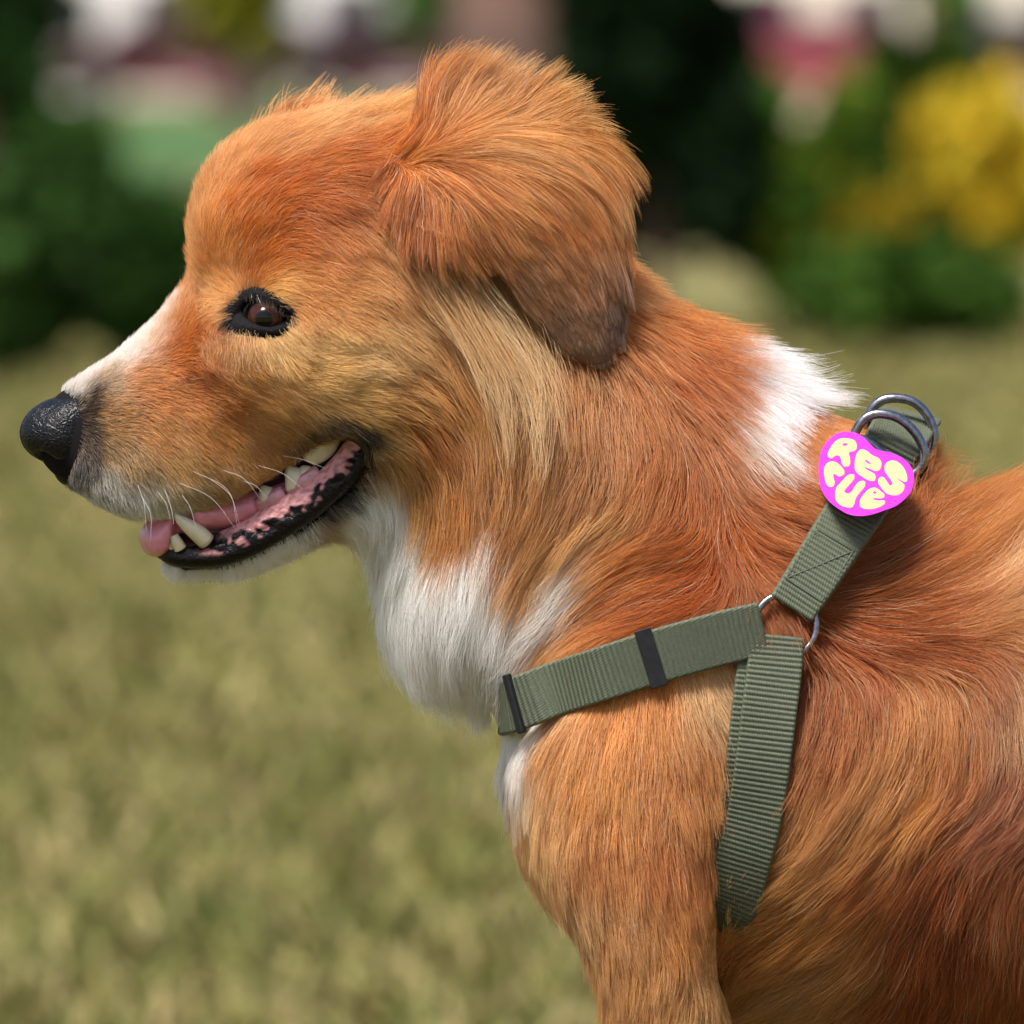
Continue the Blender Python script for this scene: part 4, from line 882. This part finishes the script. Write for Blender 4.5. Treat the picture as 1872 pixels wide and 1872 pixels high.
CHEST = [(1396,1149,19.5,6.5),(1330,1164,19.5,6),(1270,1180,19.5,5.6),(1190,1203,19.5,5.6),(1100,1232,19.5,5.6),(1020,1258,19.5,6)]
GIRTH = [(1421,1162,19.5,6),(1415,1230,20,6.5),(1405,1310,20,6.5),(1394,1400,20,6),(1380,1490,20,5),(1360,1570,20,5.5),(1340,1640,20,5.5)]
SHOULD = [(1446,1114,18,6),(1485,1055,19,7),(1530,985,20,8),(1575,915,20.5,8),(1610,855,21,8,-27),(1638,802,21.5,8,-22)]
def make_harness():
    h = empty('harness', (W(1430, 1145, -70) * 0.001).tolist()); ch = []
    tag(h, 'sage green webbing dog harness with dark metal rings and sliders', 'harness')
    add = lambda o: (fix_parent(o, h), o)[1]
    # chest strap, round the front of the chest to the far side
    P, Nn, Wd = strap_path(CHEST, True); mirY = np.array([1, -1, 1.0])
    y0 = P[-1][1]; fr = [W(975, 1275, y0 - 1), W(940, 1288, y0 + 4), W(924, 1294, y0 + 20), W(918, 1296, 0), W(924, 1294, -y0 - 20), W(940, 1288, -y0 - 9), W(975, 1275, -y0 - 3)]
    f3 = [(-0.25, -0.97, 0), (-0.5, -0.86, 0), (-0.9, -0.4, 0)]; fn = [np.array(q, float) for q in f3] + [np.array([-1.0, 0, 0])] + [np.array([q[0], -q[1], 0]) for q in f3[::-1]]
    PP = np.concatenate([P, fr, (P * mirY)[::-1]]); NN = np.concatenate([Nn, fn, (Nn * mirY)[::-1]]); WW = np.concatenate([Wd, [19.5] * 7, Wd[::-1]])
    o, A, T, Nr, B = strap(None, None, 'chest_strap', P=(PP, NN, WW)); add(o)
    def near(A, u, v):
        return int(np.argmin(((proj(A) - [u, v]) ** 2).sum(1) + 1e5 * (A[:, 1] > 0)))
    i = near(A, 1190, 1205); add(plate(A[i] + Nr[i] * 1.6, T[i], B[i], Nr[i], 6.2, 21.6, 1.8, BLACKMETAL, 'slider', None))
    i = near(A, 948, 1288); add(plate(A[i] + Nr[i] * 1.9, T[i], B[i], Nr[i], 3.2, 22.0, 2.6, BLACKMETAL, 'adjuster_bar', None, 0.8))
    # girth strap, doubled, running under the foreleg
    P, Nn, Wd = strap_path(GIRTH); e = [W(1322, 1682, P[-1][1] + 9), W(1308, 1735, P[-1][1] + 34)]
    P2 = np.concatenate([P, e]); N2 = np.concatenate([Nn, [Nn[-1]] * 2]); W2 = np.r_[Wd, 19, 17]
    o, A, T, Nr, B = strap(None, None, 'girth_strap', P=(P2, N2, W2)); add(o)
    Bs = np.cross(N2, np.gradient(P2, axis=0)); Bs /= np.linalg.norm(Bs, axis=1, keepdims=True)
    sgn = -1 if Bs[2][0] > 0 else 1
    o = strap(None, None, 'girth_strap_fold', P=(P2 + Bs * sgn * 3.6 - N2 * 2.1, N2, W2), lo=1.0)[0]; add(o)
    # shoulder strap over the withers to the far side
    P, Nn, Wd = strap_path(SHOULD); top = [W(1662, 768, P[-1][1] + 16), W(1668, 760, 0)]; tn = [np.array([0.2, -0.5, 0.8]), np.array([0.2, 0, 1])]
    PP = np.concatenate([P, top, ([top[0]] * mirY), (P * mirY)[::-1]]); NN = np.concatenate([Nn, tn, [tn[0] * mirY], (Nn * mirY)[::-1]]); WW = np.concatenate([Wd, [21.5] * 3, Wd[::-1]])
    o, A, T, Nr, B = strap(None, None, 'shoulder_strap', P=(PP, NN, WW)); add(o)
    # a second layer folded back and stitched down with a crossed box
    o2 = strap(None, None, 'stitched_layer', P=(np.concatenate([P[0:3], [(P[2] + P[3]) / 2]]) + Nn[0:4] * 2.0, Nn[0:4], Wd[0:4] * 0.97), lo=2.0); add(o2[0])
    A2, T2, Nr2, B2 = o2[1:]
    i0, i1 = near(A2, 1470, 1080), near(A2, 1528, 990)
    cs = [A2[i] + B2[i] * s * 7.6 + Nr2[i] * 1.25 for i, s in ((i0, -1), (i0, 1), (i1, 1), (i1, -1))]
    for a, b in ((0, 1), (1, 2), (2, 3), (3, 0), (0, 2), (1, 3)):
        path = [cs[a] * (1 - t) + cs[b] * t for t in np.linspace(0, 1, 8)]; add(tube(path, 0.3, THREAD, 'stitching', None, n=6))
    # rings
    yt = P[-1][1]
    def ring(pts, Y, r, name, mat=STEEL, closed=False):
        return add(tube([W(u, v, y) for (u, v), y in zip(pts, Y)], r, mat, name, None, closed, 14, 90))
    d1 = [(1562,800),(1572,775),(1590,760),(1615,757),(1645,766),(1672,790),(1688,820),(1688,845),(1670,866),(1650,858),(1615,830),(1585,806)]
    ring(d1, [yt - 6] * 12, 1.75, 'd_ring', closed=True)
    d2 = [(1585,775),(1592,750),(1612,732),(1640,728),(1670,735),(1694,757),(1707,787),(1706,815),(1692,842),(1660,850),(1625,822),(1600,795)]
    ring(d2, [yt + 12] * 12, 1.75, 'd_ring', closed=True)
    c = hit(1436, 1143)[0]; n = body.grad(c[None], 6.0)[0] * 0.5 + np.array([0, -0.5, 0]); n /= np.linalg.norm(n); c = W(1436, 1143, c[1] - 7.5); a = np.cross(n, [0, 0, 1]); a /= np.linalg.norm(a); b = np.cross(n, a)
    add(tube([c + 11.2 * (math.cos(t) * a + math.sin(t) * b) for t in np.linspace(0, 2 * PI, 24, endpoint=False)], 1.3, STEEL, 'ring', None, True, 12, 96))
    add(tube([W(u, v, yt - 3) for u, v in ((1690, 850), (1684, 880), (1640, 915), (1600, 950), (1588, 968))], 1.5, BLACKMETAL, 'd_ring_keeper', None))
    i0, i1 = near(A, 1560, 940), near(A, 1632, 812)
    return h, (A[i0], A[i1])
# ---- heart tag: outlines in pixels of an enlarged image crop
HEART = [(560,690),(470,690),(380,715),(290,780),(210,870),(160,1000),(140,1150),(145,1300),(180,1420),(260,1530),(380,1620),(500,1680),(650,1700),(800,1680),(960,1630),(1100,1580),(1220,1500),(1310,1400),(1355,1270),(1340,1150),(1280,1060),(1180,990),(1060,945),(960,930),(870,895),(800,830),(740,770),(650,710)]
LETTERS = [
 ('letter_r', [[(500,755),(420,760),(350,800),(290,870),(250,940),(260,985),(300,995),(340,970),(390,960),(420,1000),(430,1060),(460,1095),(510,1095),(540,1060),(540,1000),(525,940),(545,915),(600,905),(635,870),(630,810),(590,770)], [(480,805),(450,820),(450,845),(480,850),(515,840),(515,815)]]),
 ('letter_e', [[(690,895),(650,920),(620,970),(600,1050),(600,1130),(630,1180),(700,1230),(770,1270),(830,1280),(862,1255),(860,1210),(820,1180),(760,1150),(725,1120),(740,1108),(800,1130),(870,1155),(920,1140),(950,1090),(945,1040),(910,1000),(840,970),(790,930),(740,900)], [(750,1015),(735,1035),(765,1065),(800,1080),(810,1060),(780,1030)]]),
 ('letter_s', [[(1075,1035),(1020,1060),(990,1110),(1000,1170),(1040,1230),(1080,1290),(1080,1330),(1050,1345),(1015,1300),(980,1250),(940,1235),(905,1260),(900,1310),(940,1370),(1000,1430),(1080,1455),(1160,1445),(1220,1400),(1240,1340),(1200,1300),(1150,1260),(1150,1240),(1200,1270),(1250,1290),(1280,1265),(1275,1200),(1240,1120),(1180,1060),(1130,1035)]]),
 ('letter_c', [[(280,1045),(220,1080),(190,1150),(195,1240),(215,1310),(250,1350),(300,1345),(325,1300),(310,1240),(315,1195),(340,1195),(380,1220),(430,1210),(460,1175),(440,1130),(390,1080),(340,1050)]]),
 ('letter_u', [[(530,1205),(480,1230),(420,1290),(350,1360),(325,1430),(330,1510),(380,1570),(450,1600),(530,1605),(570,1560),(600,1480),(660,1410),(715,1350),(725,1300),(690,1285),(640,1300),(590,1350),(540,1420),(490,1445),(450,1425),(450,1395),(500,1340),(560,1280),(590,1230),(575,1205)]]),
 ('letter_e', [[(830,1370),(770,1390),(710,1440),(660,1500),(640,1560),(660,1605),(730,1625),(830,1620),(920,1590),(970,1555),(965,1530),(900,1530),(840,1525),(820,1505),(850,1490),(910,1495),(955,1485),(970,1455),(930,1420),(880,1380)], [(840,1405),(820,1425),(835,1445),(865,1440),(865,1415)]]),
]
def make_tag(yt):
    pink = simple_mat('pink_rubber', '#c432c1', 0.4, noise=150, var=0.03, bump=(1500, 0.08), spec=0.3); yel = simple_mat('yellow_rubber', '#e9df80', 0.55, noise=150, var=0.03, bump=(1500, 0.08), spec=0.3)
    lin = simple_mat('letter_groove', '#b0655c', 0.6, noise=150, var=0.1)
    a, b = yt; ky = (b[1] - a[1]) / (b[2] - a[2])                   # the tag lies along the strap
    zc = W(1583, 867, a[1])[2]; Yt = a[1] + (zc - a[2]) * ky - 15.5
    O = W(1480 + 745 / 7.2, 700 + 1200 / 7.2, Yt); sc = np.linalg.norm(W(1580, 866, Yt) - W(1581, 866, Yt)) / 7.2
    t = empty('heart_tag', (O * 0.001).tolist()); tag(t, 'bright pink heart tag with pale yellow bubble letters on the harness strap', 'tag')
    rot = Matrix.Rotation(math.radians(90), 4, 'X')
    def fill(name, loops, d0, ext, bev, mat):
        cu = bpy.data.curves.new(name, 'CURVE'); cu.dimensions = '2D'; cu.fill_mode = 'BOTH'; cu.extrude = ext; cu.bevel_depth = bev; cu.bevel_resolution = 3
        for L in loops:
            Q = catmull(np.array(L, float), len(L) * 5, True); sp = cu.splines.new('POLY'); sp.points.add(len(Q) - 1); sp.use_cyclic_u = True
            for p, (x, y) in zip(sp.points, Q): p.co = ((x - 745) * sc, -(y - 1200) * sc, 0, 1)
        ob = bpy.data.objects.new(name, cu); me = bpy.data.meshes.new_from_object(ob)
        bpy.data.objects.remove(ob)
        V = np.array([v.co[:] for v in me.vertices]); F = [list(p.vertices) for p in me.polygons]; bpy.data.meshes.remove(me)
        WV = np.stack([O[0] + V[:, 0], O[1] - V[:, 2] - d0 + ky * V[:, 1], O[2] + V[:, 1]], 1)
        o = mesh_obj(name, WV, F, mat, None, smooth=False); fix_parent(o, t); return o
    fill('heart', [HEART], 0.0, 1.0, 0.5, pink)
    for name, loops in LETTERS:
        o = fill(name, loops, 1.45, 0.22, 0.12, yel)
        for L in loops:
            P = [(O[0] + (x - 745) * sc, O[1] - 1.56 - ky * (y - 1200) * sc, O[2] - (y - 1200) * sc) for x, y in L]
            g = tube(P, 0.16, lin, 'letter_outline', None, True, 6, len(L) * 4); g.parent = o
    return t

# ================================================================ the park behind (metres)
def gx(u, depth): return (u - 936) / FPX * depth * 2
def gz(v, depth): return CAM_H - 2 * depth * math.tan(PITCH + math.atan((v - 936) / FPX))
def gy(depth): return 2 * depth - CAM_D         # depths below are half distances from the camera
def ground_mat():
    m, nt, b = mat_new('lawn'); b.inputs['Roughness'].default_value = 0.95; b.inputs['Specular IOR Level'].default_value = 0.1
    tc = N(nt, 'ShaderNodeTexCoord')
    n1 = N(nt, 'ShaderNodeTexNoise'); n1.inputs['Scale'].default_value = 1.7; n1.inputs['Detail'].default_value = 3
    n2 = N(nt, 'ShaderNodeTexNoise'); n2.inputs['Scale'].default_value = 9; n2.inputs['Detail'].default_value = 5
    for n in (n1, n2): nt.links.new(tc.outputs['Object'], n.inputs['Vector'])
    mx = N(nt, 'ShaderNodeMath', operation='MULTIPLY_ADD'); mx.inputs[1].default_value = 0.55; nt.links.new(n1.outputs['Fac'], mx.inputs[0])
    m2 = N(nt, 'ShaderNodeMath', operation='MULTIPLY'); m2.inputs[1].default_value = 0.45; nt.links.new(n2.outputs['Fac'], m2.inputs[0]); nt.links.new(m2.outputs[0], mx.inputs[2])
    r = N(nt, 'ShaderNodeValToRGB'); e = r.color_ramp.elements
    e[0].position = 0.41; e[0].color = (*hexc('#545f30'), 1); e[1].position = 0.60; e[1].color = (*hexc('#9c8862'), 1)
    k = e.new(0.5); k.color = (*hexc('#787347'), 1)
    nt.links.new(mx.outputs[0], r.inputs['Fac']); nt.links.new(r.outputs['Color'], b.inputs['Base Color'])
    return m
def leaf_mat(name, cols):
    m, nt, b = mat_new(name); b.inputs['Roughness'].default_value = 0.7; b.inputs['Specular IOR Level'].default_value = 0.08
    g = N(nt, 'ShaderNodeNewGeometry'); r = N(nt, 'ShaderNodeValToRGB'); e = r.color_ramp.elements
    for i, c in enumerate(cols):
        k = e[i] if i < 2 else e.new(0.5)
        k.position = i / (len(cols) - 1); k.color = (*hexc(c), 1)
    nt.links.new(g.outputs['Random Per Island'], r.inputs['Fac']); nt.links.new(r.outputs['Color'], b.inputs['Base Color'])
    return m
def leaves(lobes, n, size, seed):
    """leaf blades through the lobes (centre, radii), denser towards the outside"""
    r = np.random.default_rng(seed); L = np.array([list(c) + list(q) for c, q in lobes], float); vol = L[:, 3:].prod(1); k = r.choice(len(L), n, p=vol / vol.sum())
    d = r.normal(size=(n, 3)); d /= np.linalg.norm(d, axis=1, keepdims=True); rad = r.uniform(0.25, 1.0, n) ** 0.45 * (1 + 0.12 * r.normal(size=n))
    c = L[k, :3] + d * rad[:, None] * L[k, 3:]; c[:, 2] = np.maximum(c[:, 2], 0.03)
    a = r.normal(size=(n, 3)); a /= np.linalg.norm(a, axis=1, keepdims=True); b = np.cross(a, r.normal(size=(n, 3))); b /= np.linalg.norm(b, axis=1, keepdims=True)
    s = size * r.uniform(0.6, 1.4, n)[:, None]
    V = np.stack([c - a * s, c + b * s * 0.45, c + a * s, c - b * s * 0.45], 1).reshape(-1, 3)
    return V, np.arange(4 * n).reshape(n, 4)
def limb_mesh(paths):
    V, F = [], []
    for P, r0, r1 in paths:
        P = catmull(np.array(P, float), 10); base = len(V)
        for i, p in enumerate(P):
            t = i / 9; r = r0 * (1 - t) + r1 * t
            for j in range(8): V.append((p[0] + r * math.cos(j * PI / 4), p[1] + r * math.sin(j * PI / 4), p[2]))
        F += [[base + i * 8 + j, base + i * 8 + (j + 1) % 8, base + (i + 1) * 8 + (j + 1) % 8, base + (i + 1) * 8 + j] for i in range(9) for j in range(8)]
    return np.array(V), F
BARK = simple_mat('bark', '#6b5248', 0.9, noise=6, var=0.3, bump=(30, 0.6))
def plant(name, label, cat, u0, u1, vtop, depth, cols, size, n, seed, zbot=0.0, trunk=None, group=None, lob=7, flat=0.6):
    r = np.random.default_rng(seed); x0, x1 = gx(u0, depth), gx(u1, depth); zt = gz(vtop, depth); cx = (x0 + x1) / 2; wx = (x1 - x0) / 2; hz = (zt - zbot)
    root = empty(name, (cx, gy(depth), 0)); tag(root, label, cat, group)
    lobes = []
    for _ in range(lob):
        rx = wx * r.uniform(0.35, 0.6) * min(1, 9 / lob); rz = hz * r.uniform(0.25, 0.4) * min(1, 9 / lob)
        lobes.append(((cx + r.uniform(-1, 1) * (wx - rx), gy(depth) + r.uniform(-1, 1) * wx * 0.4, zbot + rz + r.uniform(0, 1) * (hz - 2 * rz)), (rx, max(rx, wx * 0.4), rz)))
    V, F = leaves(lobes, n, size * 2, seed); o = mesh_obj('crown' if cat == 'tree' else 'foliage', V, F, leaf_mat(name + '_leaf', cols), None, smooth=False, mm=False); fix_parent(o, root)
    tr = 2 * (trunk or 0.012)
    paths = [([(cx, gy(depth), -0.02), (cx + 0.02 * wx, gy(depth), zbot + hz * 0.3), (cx, gy(depth), zbot + hz * 0.75)], tr, tr * 0.35)]
    for L in lobes[:5]: paths.append(([(cx, gy(depth), zbot + hz * 0.12), ((cx + L[0][0]) / 2, (gy(depth) + L[0][1]) / 2, (zbot + L[0][2]) / 2 + 0.1 * hz), L[0]], tr * 0.5, tr * 0.15))
    V, F = limb_mesh(paths); o = mesh_obj('trunk' if cat == 'tree' else 'stem', V, F, BARK, None, mm=False); fix_parent(o, root)
    return root
def box(bm_, lo, hi): 
    lo, hi = np.array(lo, float), np.array(hi, float); V = [(x, y, z) for x in (lo[0], hi[0]) for y in (lo[1], hi[1]) for z in (lo[2], hi[2])]
    b = len(bm_[0]); bm_[0].extend(V); bm_[1].extend([[b + i for i in f] for f in ((0, 1, 3, 2), (4, 6, 7, 5), (0, 4, 5, 1), (2, 3, 7, 6), (0, 2, 6, 4), (1, 5, 7, 3))])
def boxes(name, L, mat, root):
    a = ([], [])
    for lo, hi in L: box(a, lo, hi)
    o = mesh_obj(name, a[0], a[1], mat, None, smooth=False, mm=False); fix_parent(o, root); return o
GLASS = simple_mat('window_glass', '#20262b', 0.08, noise=2, var=0.2, spec=0.8); RUBBER = simple_mat('tyre_rubber', '#17171a', 0.8, noise=20, var=0.2); CHROME = simple_mat('alloy', '#9a9ca0', 0.35, metal=0.8, noise=20, var=0.1)
def car(label, u, depth, col, rz=1):
    x = gx(u, depth); y = gy(depth); root = empty('parked_car', (x, y, 0)); tag(root, label, 'car', 'cars parked beyond the lawn')
    prof = [(-2.1, .35), (-2.15, .62), (-2.0, .88), (-1.45, .95), (-0.75, 1.42), (0.55, 1.45), (1.15, 1.0), (1.95, .88), (2.15, .65), (2.12, .35)]
    pr = catmull(np.array(prof), 40); pr = np.concatenate([pr, [[2.1, .22], [-2.1, .22]]]); V, F = [], []; K = len(pr)
    ys = [(-.86, .93), (-.8, 1.0), (.8, 1.0), (.86, .93)]
    for yy, s in ys:
        for px, pz in pr:
            tw = 1 - 0.16 * smooth01(np.array((pz - .95) / .5)); V.append((x + rz * px * s, y + yy * float(tw), 0.22 + (pz - .22) * s))
    for r in range(3):
        for i in range(K): F.append([r * K + i, r * K + (i + 1) % K, (r + 1) * K + (i + 1) % K, (r + 1) * K + i])
    F += [list(range(K)), list(range(3 * K, 4 * K))[::-1]]
    m = simple_mat('car_paint', col, 0.3, noise=1, var=0.06, coat=0.8); o = mesh_obj('body', V, F, m, None, mm=False); fix_parent(o, root)
    for a, b in ((-1.05, -0.12), (-0.04, 0.85)):
        q = [(x + rz * a, y - .80, 1.0), (x + rz * b, y - .80, 1.0), (x + rz * (b - (0.12 if b > .5 else 0)), y - .715, 1.36), (x + rz * (a + (0.38 if a < -.5 else 0)), y - .715, 1.36)]
        v = [(p[0], p[1] - .03, p[2]) for p in q] + [(p[0], p[1] + .05, p[2]) for p in q]
        o = mesh_obj('window', v, [[0, 1, 2, 3], [4, 7, 6, 5], [0, 4, 5, 1], [1, 5, 6, 2], [2, 6, 7, 3], [3, 7, 4, 0]], GLASS, None, smooth=False, mm=False); fix_parent(o, root)
    for wx in (-1.3, 1.32):
        for sy in (-1, 1):
            V, F = [], []; n = 20
            for yy, rr in ((.62, .2), (.62, .3), (.66, .33), (.84, .33), (.88, .3), (.88, .2)):
                for k in range(n): V.append((x + rz * wx + rr * math.cos(2 * PI * k / n), y + sy * yy, .33 + rr * math.sin(2 * PI * k / n)))
            for r in range(5): F += [[r * n + k, r * n + (k + 1) % n, (r + 1) * n + (k + 1) % n, (r + 1) * n + k] for k in range(n)]
            wh = mesh_obj('wheel', V, F, RUBBER, None, mm=False); fix_parent(wh, root)
            V = [(x + rz * wx + .2 * math.cos(2 * PI * k / n), y + sy * yy, .33 + .2 * math.sin(2 * PI * k / n)) for yy in (.80, .87) for k in range(n)]
            o = mesh_obj('rim', V, [[k, (k + 1) % n, n + (k + 1) % n, n + k] for k in range(n)] + [list(range(n, 2 * n))], CHROME, None, smooth=False, mm=False); o.parent = wh
    for px in (-2.12, 2.10): boxes('headlight' if px < 0 else 'tail_light', [((x + rz * px - .05, y - .75, .66), (x + rz * px + .05, y - .45, .78))], CHROME if px < 0 else simple_mat('red_lens', '#8a1a1a', 0.3), root)
    return root
def house(label, u0, u1, depth, h, col, roofcol, storeys=2, nwin=5):
    x0, x1 = gx(u0, depth), gx(u1, depth); y = gy(depth); root = empty('house', ((x0 + x1) / 2, y, 0)); tag(root, label, 'house')
    wm = simple_mat('render_wall', col, 0.85, noise=0.8, var=0.05); fr = simple_mat('window_frame', '#e8e6e0', 0.5, noise=4, var=0.05)
    boxes('wall', [((x0, y, 0), (x1, y + 8, h))], wm, root)
    V = [(x0 - .4, y - .5, h), (x1 + .4, y - .5, h), (x1 + .4, y + 8.5, h), (x0 - .4, y + 8.5, h), (x0 - .4, y + 4, h + 2.6), (x1 + .4, y + 4, h + 2.6)]
    o = mesh_obj('roof', V, [[0, 1, 5, 4], [2, 3, 4, 5], [0, 4, 3], [1, 2, 5], [0, 3, 2, 1]], simple_mat('roof_tile', roofcol, 0.9, noise=3, var=0.25), None, smooth=False, mm=False); fix_parent(o, root)
    for s in range(storeys):
        for i in range(nwin):
            cx = x0 + (i + .5) * (x1 - x0) / nwin; z0 = 1.0 + s * 2.8
            w_ = boxes('window', [((cx - .62, y - .06, z0 - .08), (cx + .62, y + .02, z0)), ((cx - .62, y - .06, z0 + 1.4), (cx + .62, y + .02, z0 + 1.48)), ((cx - .62, y - .06, z0), (cx - .54, y + .02, z0 + 1.4)), ((cx + .54, y - .06, z0), (cx + .62, y + .02, z0 + 1.4))], fr, root)
            p = boxes('pane', [((cx - .54, y - .03, z0), (cx + .54, y - .01, z0 + 1.4))], GLASS, root); p.parent = w_
    return root
def make_park():
    g = mesh_obj('ground', [(-400, -60, 0), (400, -60, 0), (400, 700, 0), (-400, 700, 0)], [[0, 1, 2, 3]], ground_mat(), None, smooth=False, mm=False); g['kind'] = 'structure'
    # blades of grass where the lawn is near enough to tell
    r = np.random.default_rng(3); n = 420000; d = 1.3 * (17 / 1.3) ** r.random(n); half = 0.40 * d + 0.9
    x = r.uniform(-1, 1, n) * half; y = gy(d); tuft = 0.5 + 0.5 * np.sin(x * 9 + 3 * np.sin(y * 4)) * np.sin(y * 7 + 2 * np.sin(x * 5)); h = (0.012 + 0.026 * r.random(n)) * (0.5 + tuft); a = r.uniform(0, PI, n); wd = 0.006 * (0.5 + d / 7)
    lx, ly = r.normal(size=n) * 0.022, r.normal(size=n) * 0.022
    V = np.stack([np.stack([x - wd * np.cos(a), y - wd * np.sin(a), 0 * x], 1), np.stack([x + wd * np.cos(a), y + wd * np.sin(a), 0 * x], 1), np.stack([x + lx, y + ly, h], 1)], 1).reshape(-1, 3)
    me = bpy.data.meshes.new('grass'); me.vertices.add(3 * n); me.vertices.foreach_set('co', V.astype(np.float32).ravel()); me.loops.add(3 * n); me.loops.foreach_set('vertex_index', np.arange(3 * n, dtype=np.int32))
    me.polygons.add(n); me.polygons.foreach_set('loop_start', np.arange(0, 3 * n, 3, dtype=np.int32)); me.update(calc_edges=True); me.materials.append(leaf_mat('grass_blade', ['#4c5a2c', '#76723f', '#a29268']))
    o = link(bpy.data.objects.new('grass', me)); tag(o, 'short dry green and straw coloured grass on the lawn', 'grass', kind='stuff')
    lw = mesh_obj('lawn', [(gx(-900, 38), gy(38), .004), (gx(1150, 38), gy(38), .004), (gx(1150, 100), gy(100), .004), (gx(-900, 100), gy(100), .004)], [[0, 1, 2, 3]], simple_mat('mown_lawn', '#3a5a20', 0.95, noise=0.25, var=0.55), None, smooth=False, mm=False); lw['kind'] = 'structure'
    p = mesh_obj('path', [(gx(1250, 72), gy(72), .004), (gx(2400, 72), gy(72), .004), (gx(2400, 112), gy(112), .004), (gx(1250, 112), gy(112), .004)], [[0, 1, 2, 3]], simple_mat('sandy_path', '#b9a585', 0.95, noise=3, var=0.15), None, smooth=False, mm=False); p['kind'] = 'structure'
    plant('shrub', 'low dark green shrub behind the dog\'s nose at the lawn edge', 'shrub', -160, 200, 270, 13.4, ['#182a0e', '#2a4416', '#40602a'], 0.022, 5200, 21, lob=9)
    plant('shrub', 'low dark green shrub in front of the bright far lawn, behind the dog\'s brow', 'shrub', 120, 430, 320, 13.6, ['#16280e', '#284416', '#3a5a22'], 0.022, 5200, 22, lob=9)
    plant('shrub', 'mid green shrub halfway to the parked cars, above the dark shrubs', 'shrub', -140, 225, 165, 29, ['#1c3412', '#2e4c1c', '#4a6a2c'], 0.05, 4500, 36, lob=12)
    plant('tree', 'dark leafy tree rising at the far left edge above the shrubs', 'tree', -420, 240, -900, 17, ['#16280f', '#243f18', '#35552a'], 0.045, 12000, 23, zbot=0.32, trunk=0.06, lob=16)
    plant('tree', 'olive yellow leafed tree in front of the white house', 'tree', 300, 570, -500, 62, ['#4d5a1c', '#7d7a22', '#a89a30'], 0.10, 5000, 24, zbot=0.7, trunk=0.08, lob=8)
    t = plant('tree', 'tree with a bare brown trunk behind the dog\'s ear', 'tree', 500, 1380, -2600, 16, ['#1c3014', '#2a4520', '#3f5a2a'], 0.05, 6000, 25, zbot=1.6, trunk=0.085, lob=8)
    plant('evergreen_shrub', 'very dark dense evergreen shrub behind the dog\'s ear', 'shrub', 1000, 1400, -700, 15.2, ['#0c1a0a', '#142610', '#1c3016'], 0.03, 9000, 26, lob=15)
    plant('shrub', 'mid green shrub between the dark evergreen and the yellow bush', 'shrub', 1270, 1620, 110, 15.6, ['#2a501a', '#4a7424', '#94982a'], 0.026, 8000, 27, lob=14)
    plant('shrub', 'tall dark shrub leaning behind the yellow flowering bush', 'shrub', 1500, 1790, 30, 17.5, ['#16300f', '#2a4a18', '#5d7018'], 0.03, 8000, 35, lob=12)
    plant('flowering_bush', 'large bright yellow flowering bush at the right edge of the lawn', 'bush', 1650, 2040, 130, 16.2, ['#d0a61e', '#e6c83c', '#7d8a2a'], 0.022, 5500, 29, zbot=0.15, lob=16)
    plant('flowering_bush', 'small yellow flower clump low in front of the green shrubs', 'bush', 1540, 1670, 360, 15.4, ['#b8921c', '#c9a528', '#5f7a24'], 0.018, 1800, 30, zbot=0.18, lob=4)
    plant('shrub', 'low green ground shrub along the lawn edge under the yellow bush', 'shrub', 1420, 1950, 425, 15.0, ['#22390f', '#35501a', '#4c6a22'], 0.022, 6000, 31, lob=10)
    car('maroon car parked beyond the lawn, left of the three seen above the dog\'s brow', 330, 108, '#6a3540'); car('pale silver car parked beyond the lawn between two maroon cars', 520, 118, '#b0acb4'); car('dusky maroon car parked nearest the tree trunk', 720, 105, '#5a3440')
    car('pink red car parked beyond the path, left of the yellow bush', 1520, 112, '#b04a68'); car('dark brown car parked at the far right above the yellow bush', 1830, 104, '#33242a')
    house('long white house behind the parked cars', -300, 900, 135, 6.5, '#e8e4e6', '#7a5a50', 2, 7)
    house('cream house far behind the yellow bush', 1150, 2200, 138, 6.5, '#f0e6d6', '#80604e', 2, 6)
    plant('tree', 'rounded green tree beside the white house, above the tree trunk', 'tree', 690, 900, -700, 95, ['#33561e', '#5a8434', '#7da046'], 0.14, 4000, 33, zbot=1.0, trunk=0.12, lob=7)
    plant('tree', 'green tree in front of the cream house at the right', 'tree', 1580, 1800, -800, 90, ['#2a4a1c', '#4d7030', '#6a8a3a'], 0.14, 4000, 34, zbot=0.9, trunk=0.12, lob=7)

# ================================================================ build
make_park()
DOG = make_body(190000, 220000)
make_ear(); make_ear(True); make_nose(); make_eye(); make_eye(True); make_mouth(); make_whiskers()
_h, _yt = make_harness(); make_tag(_yt)
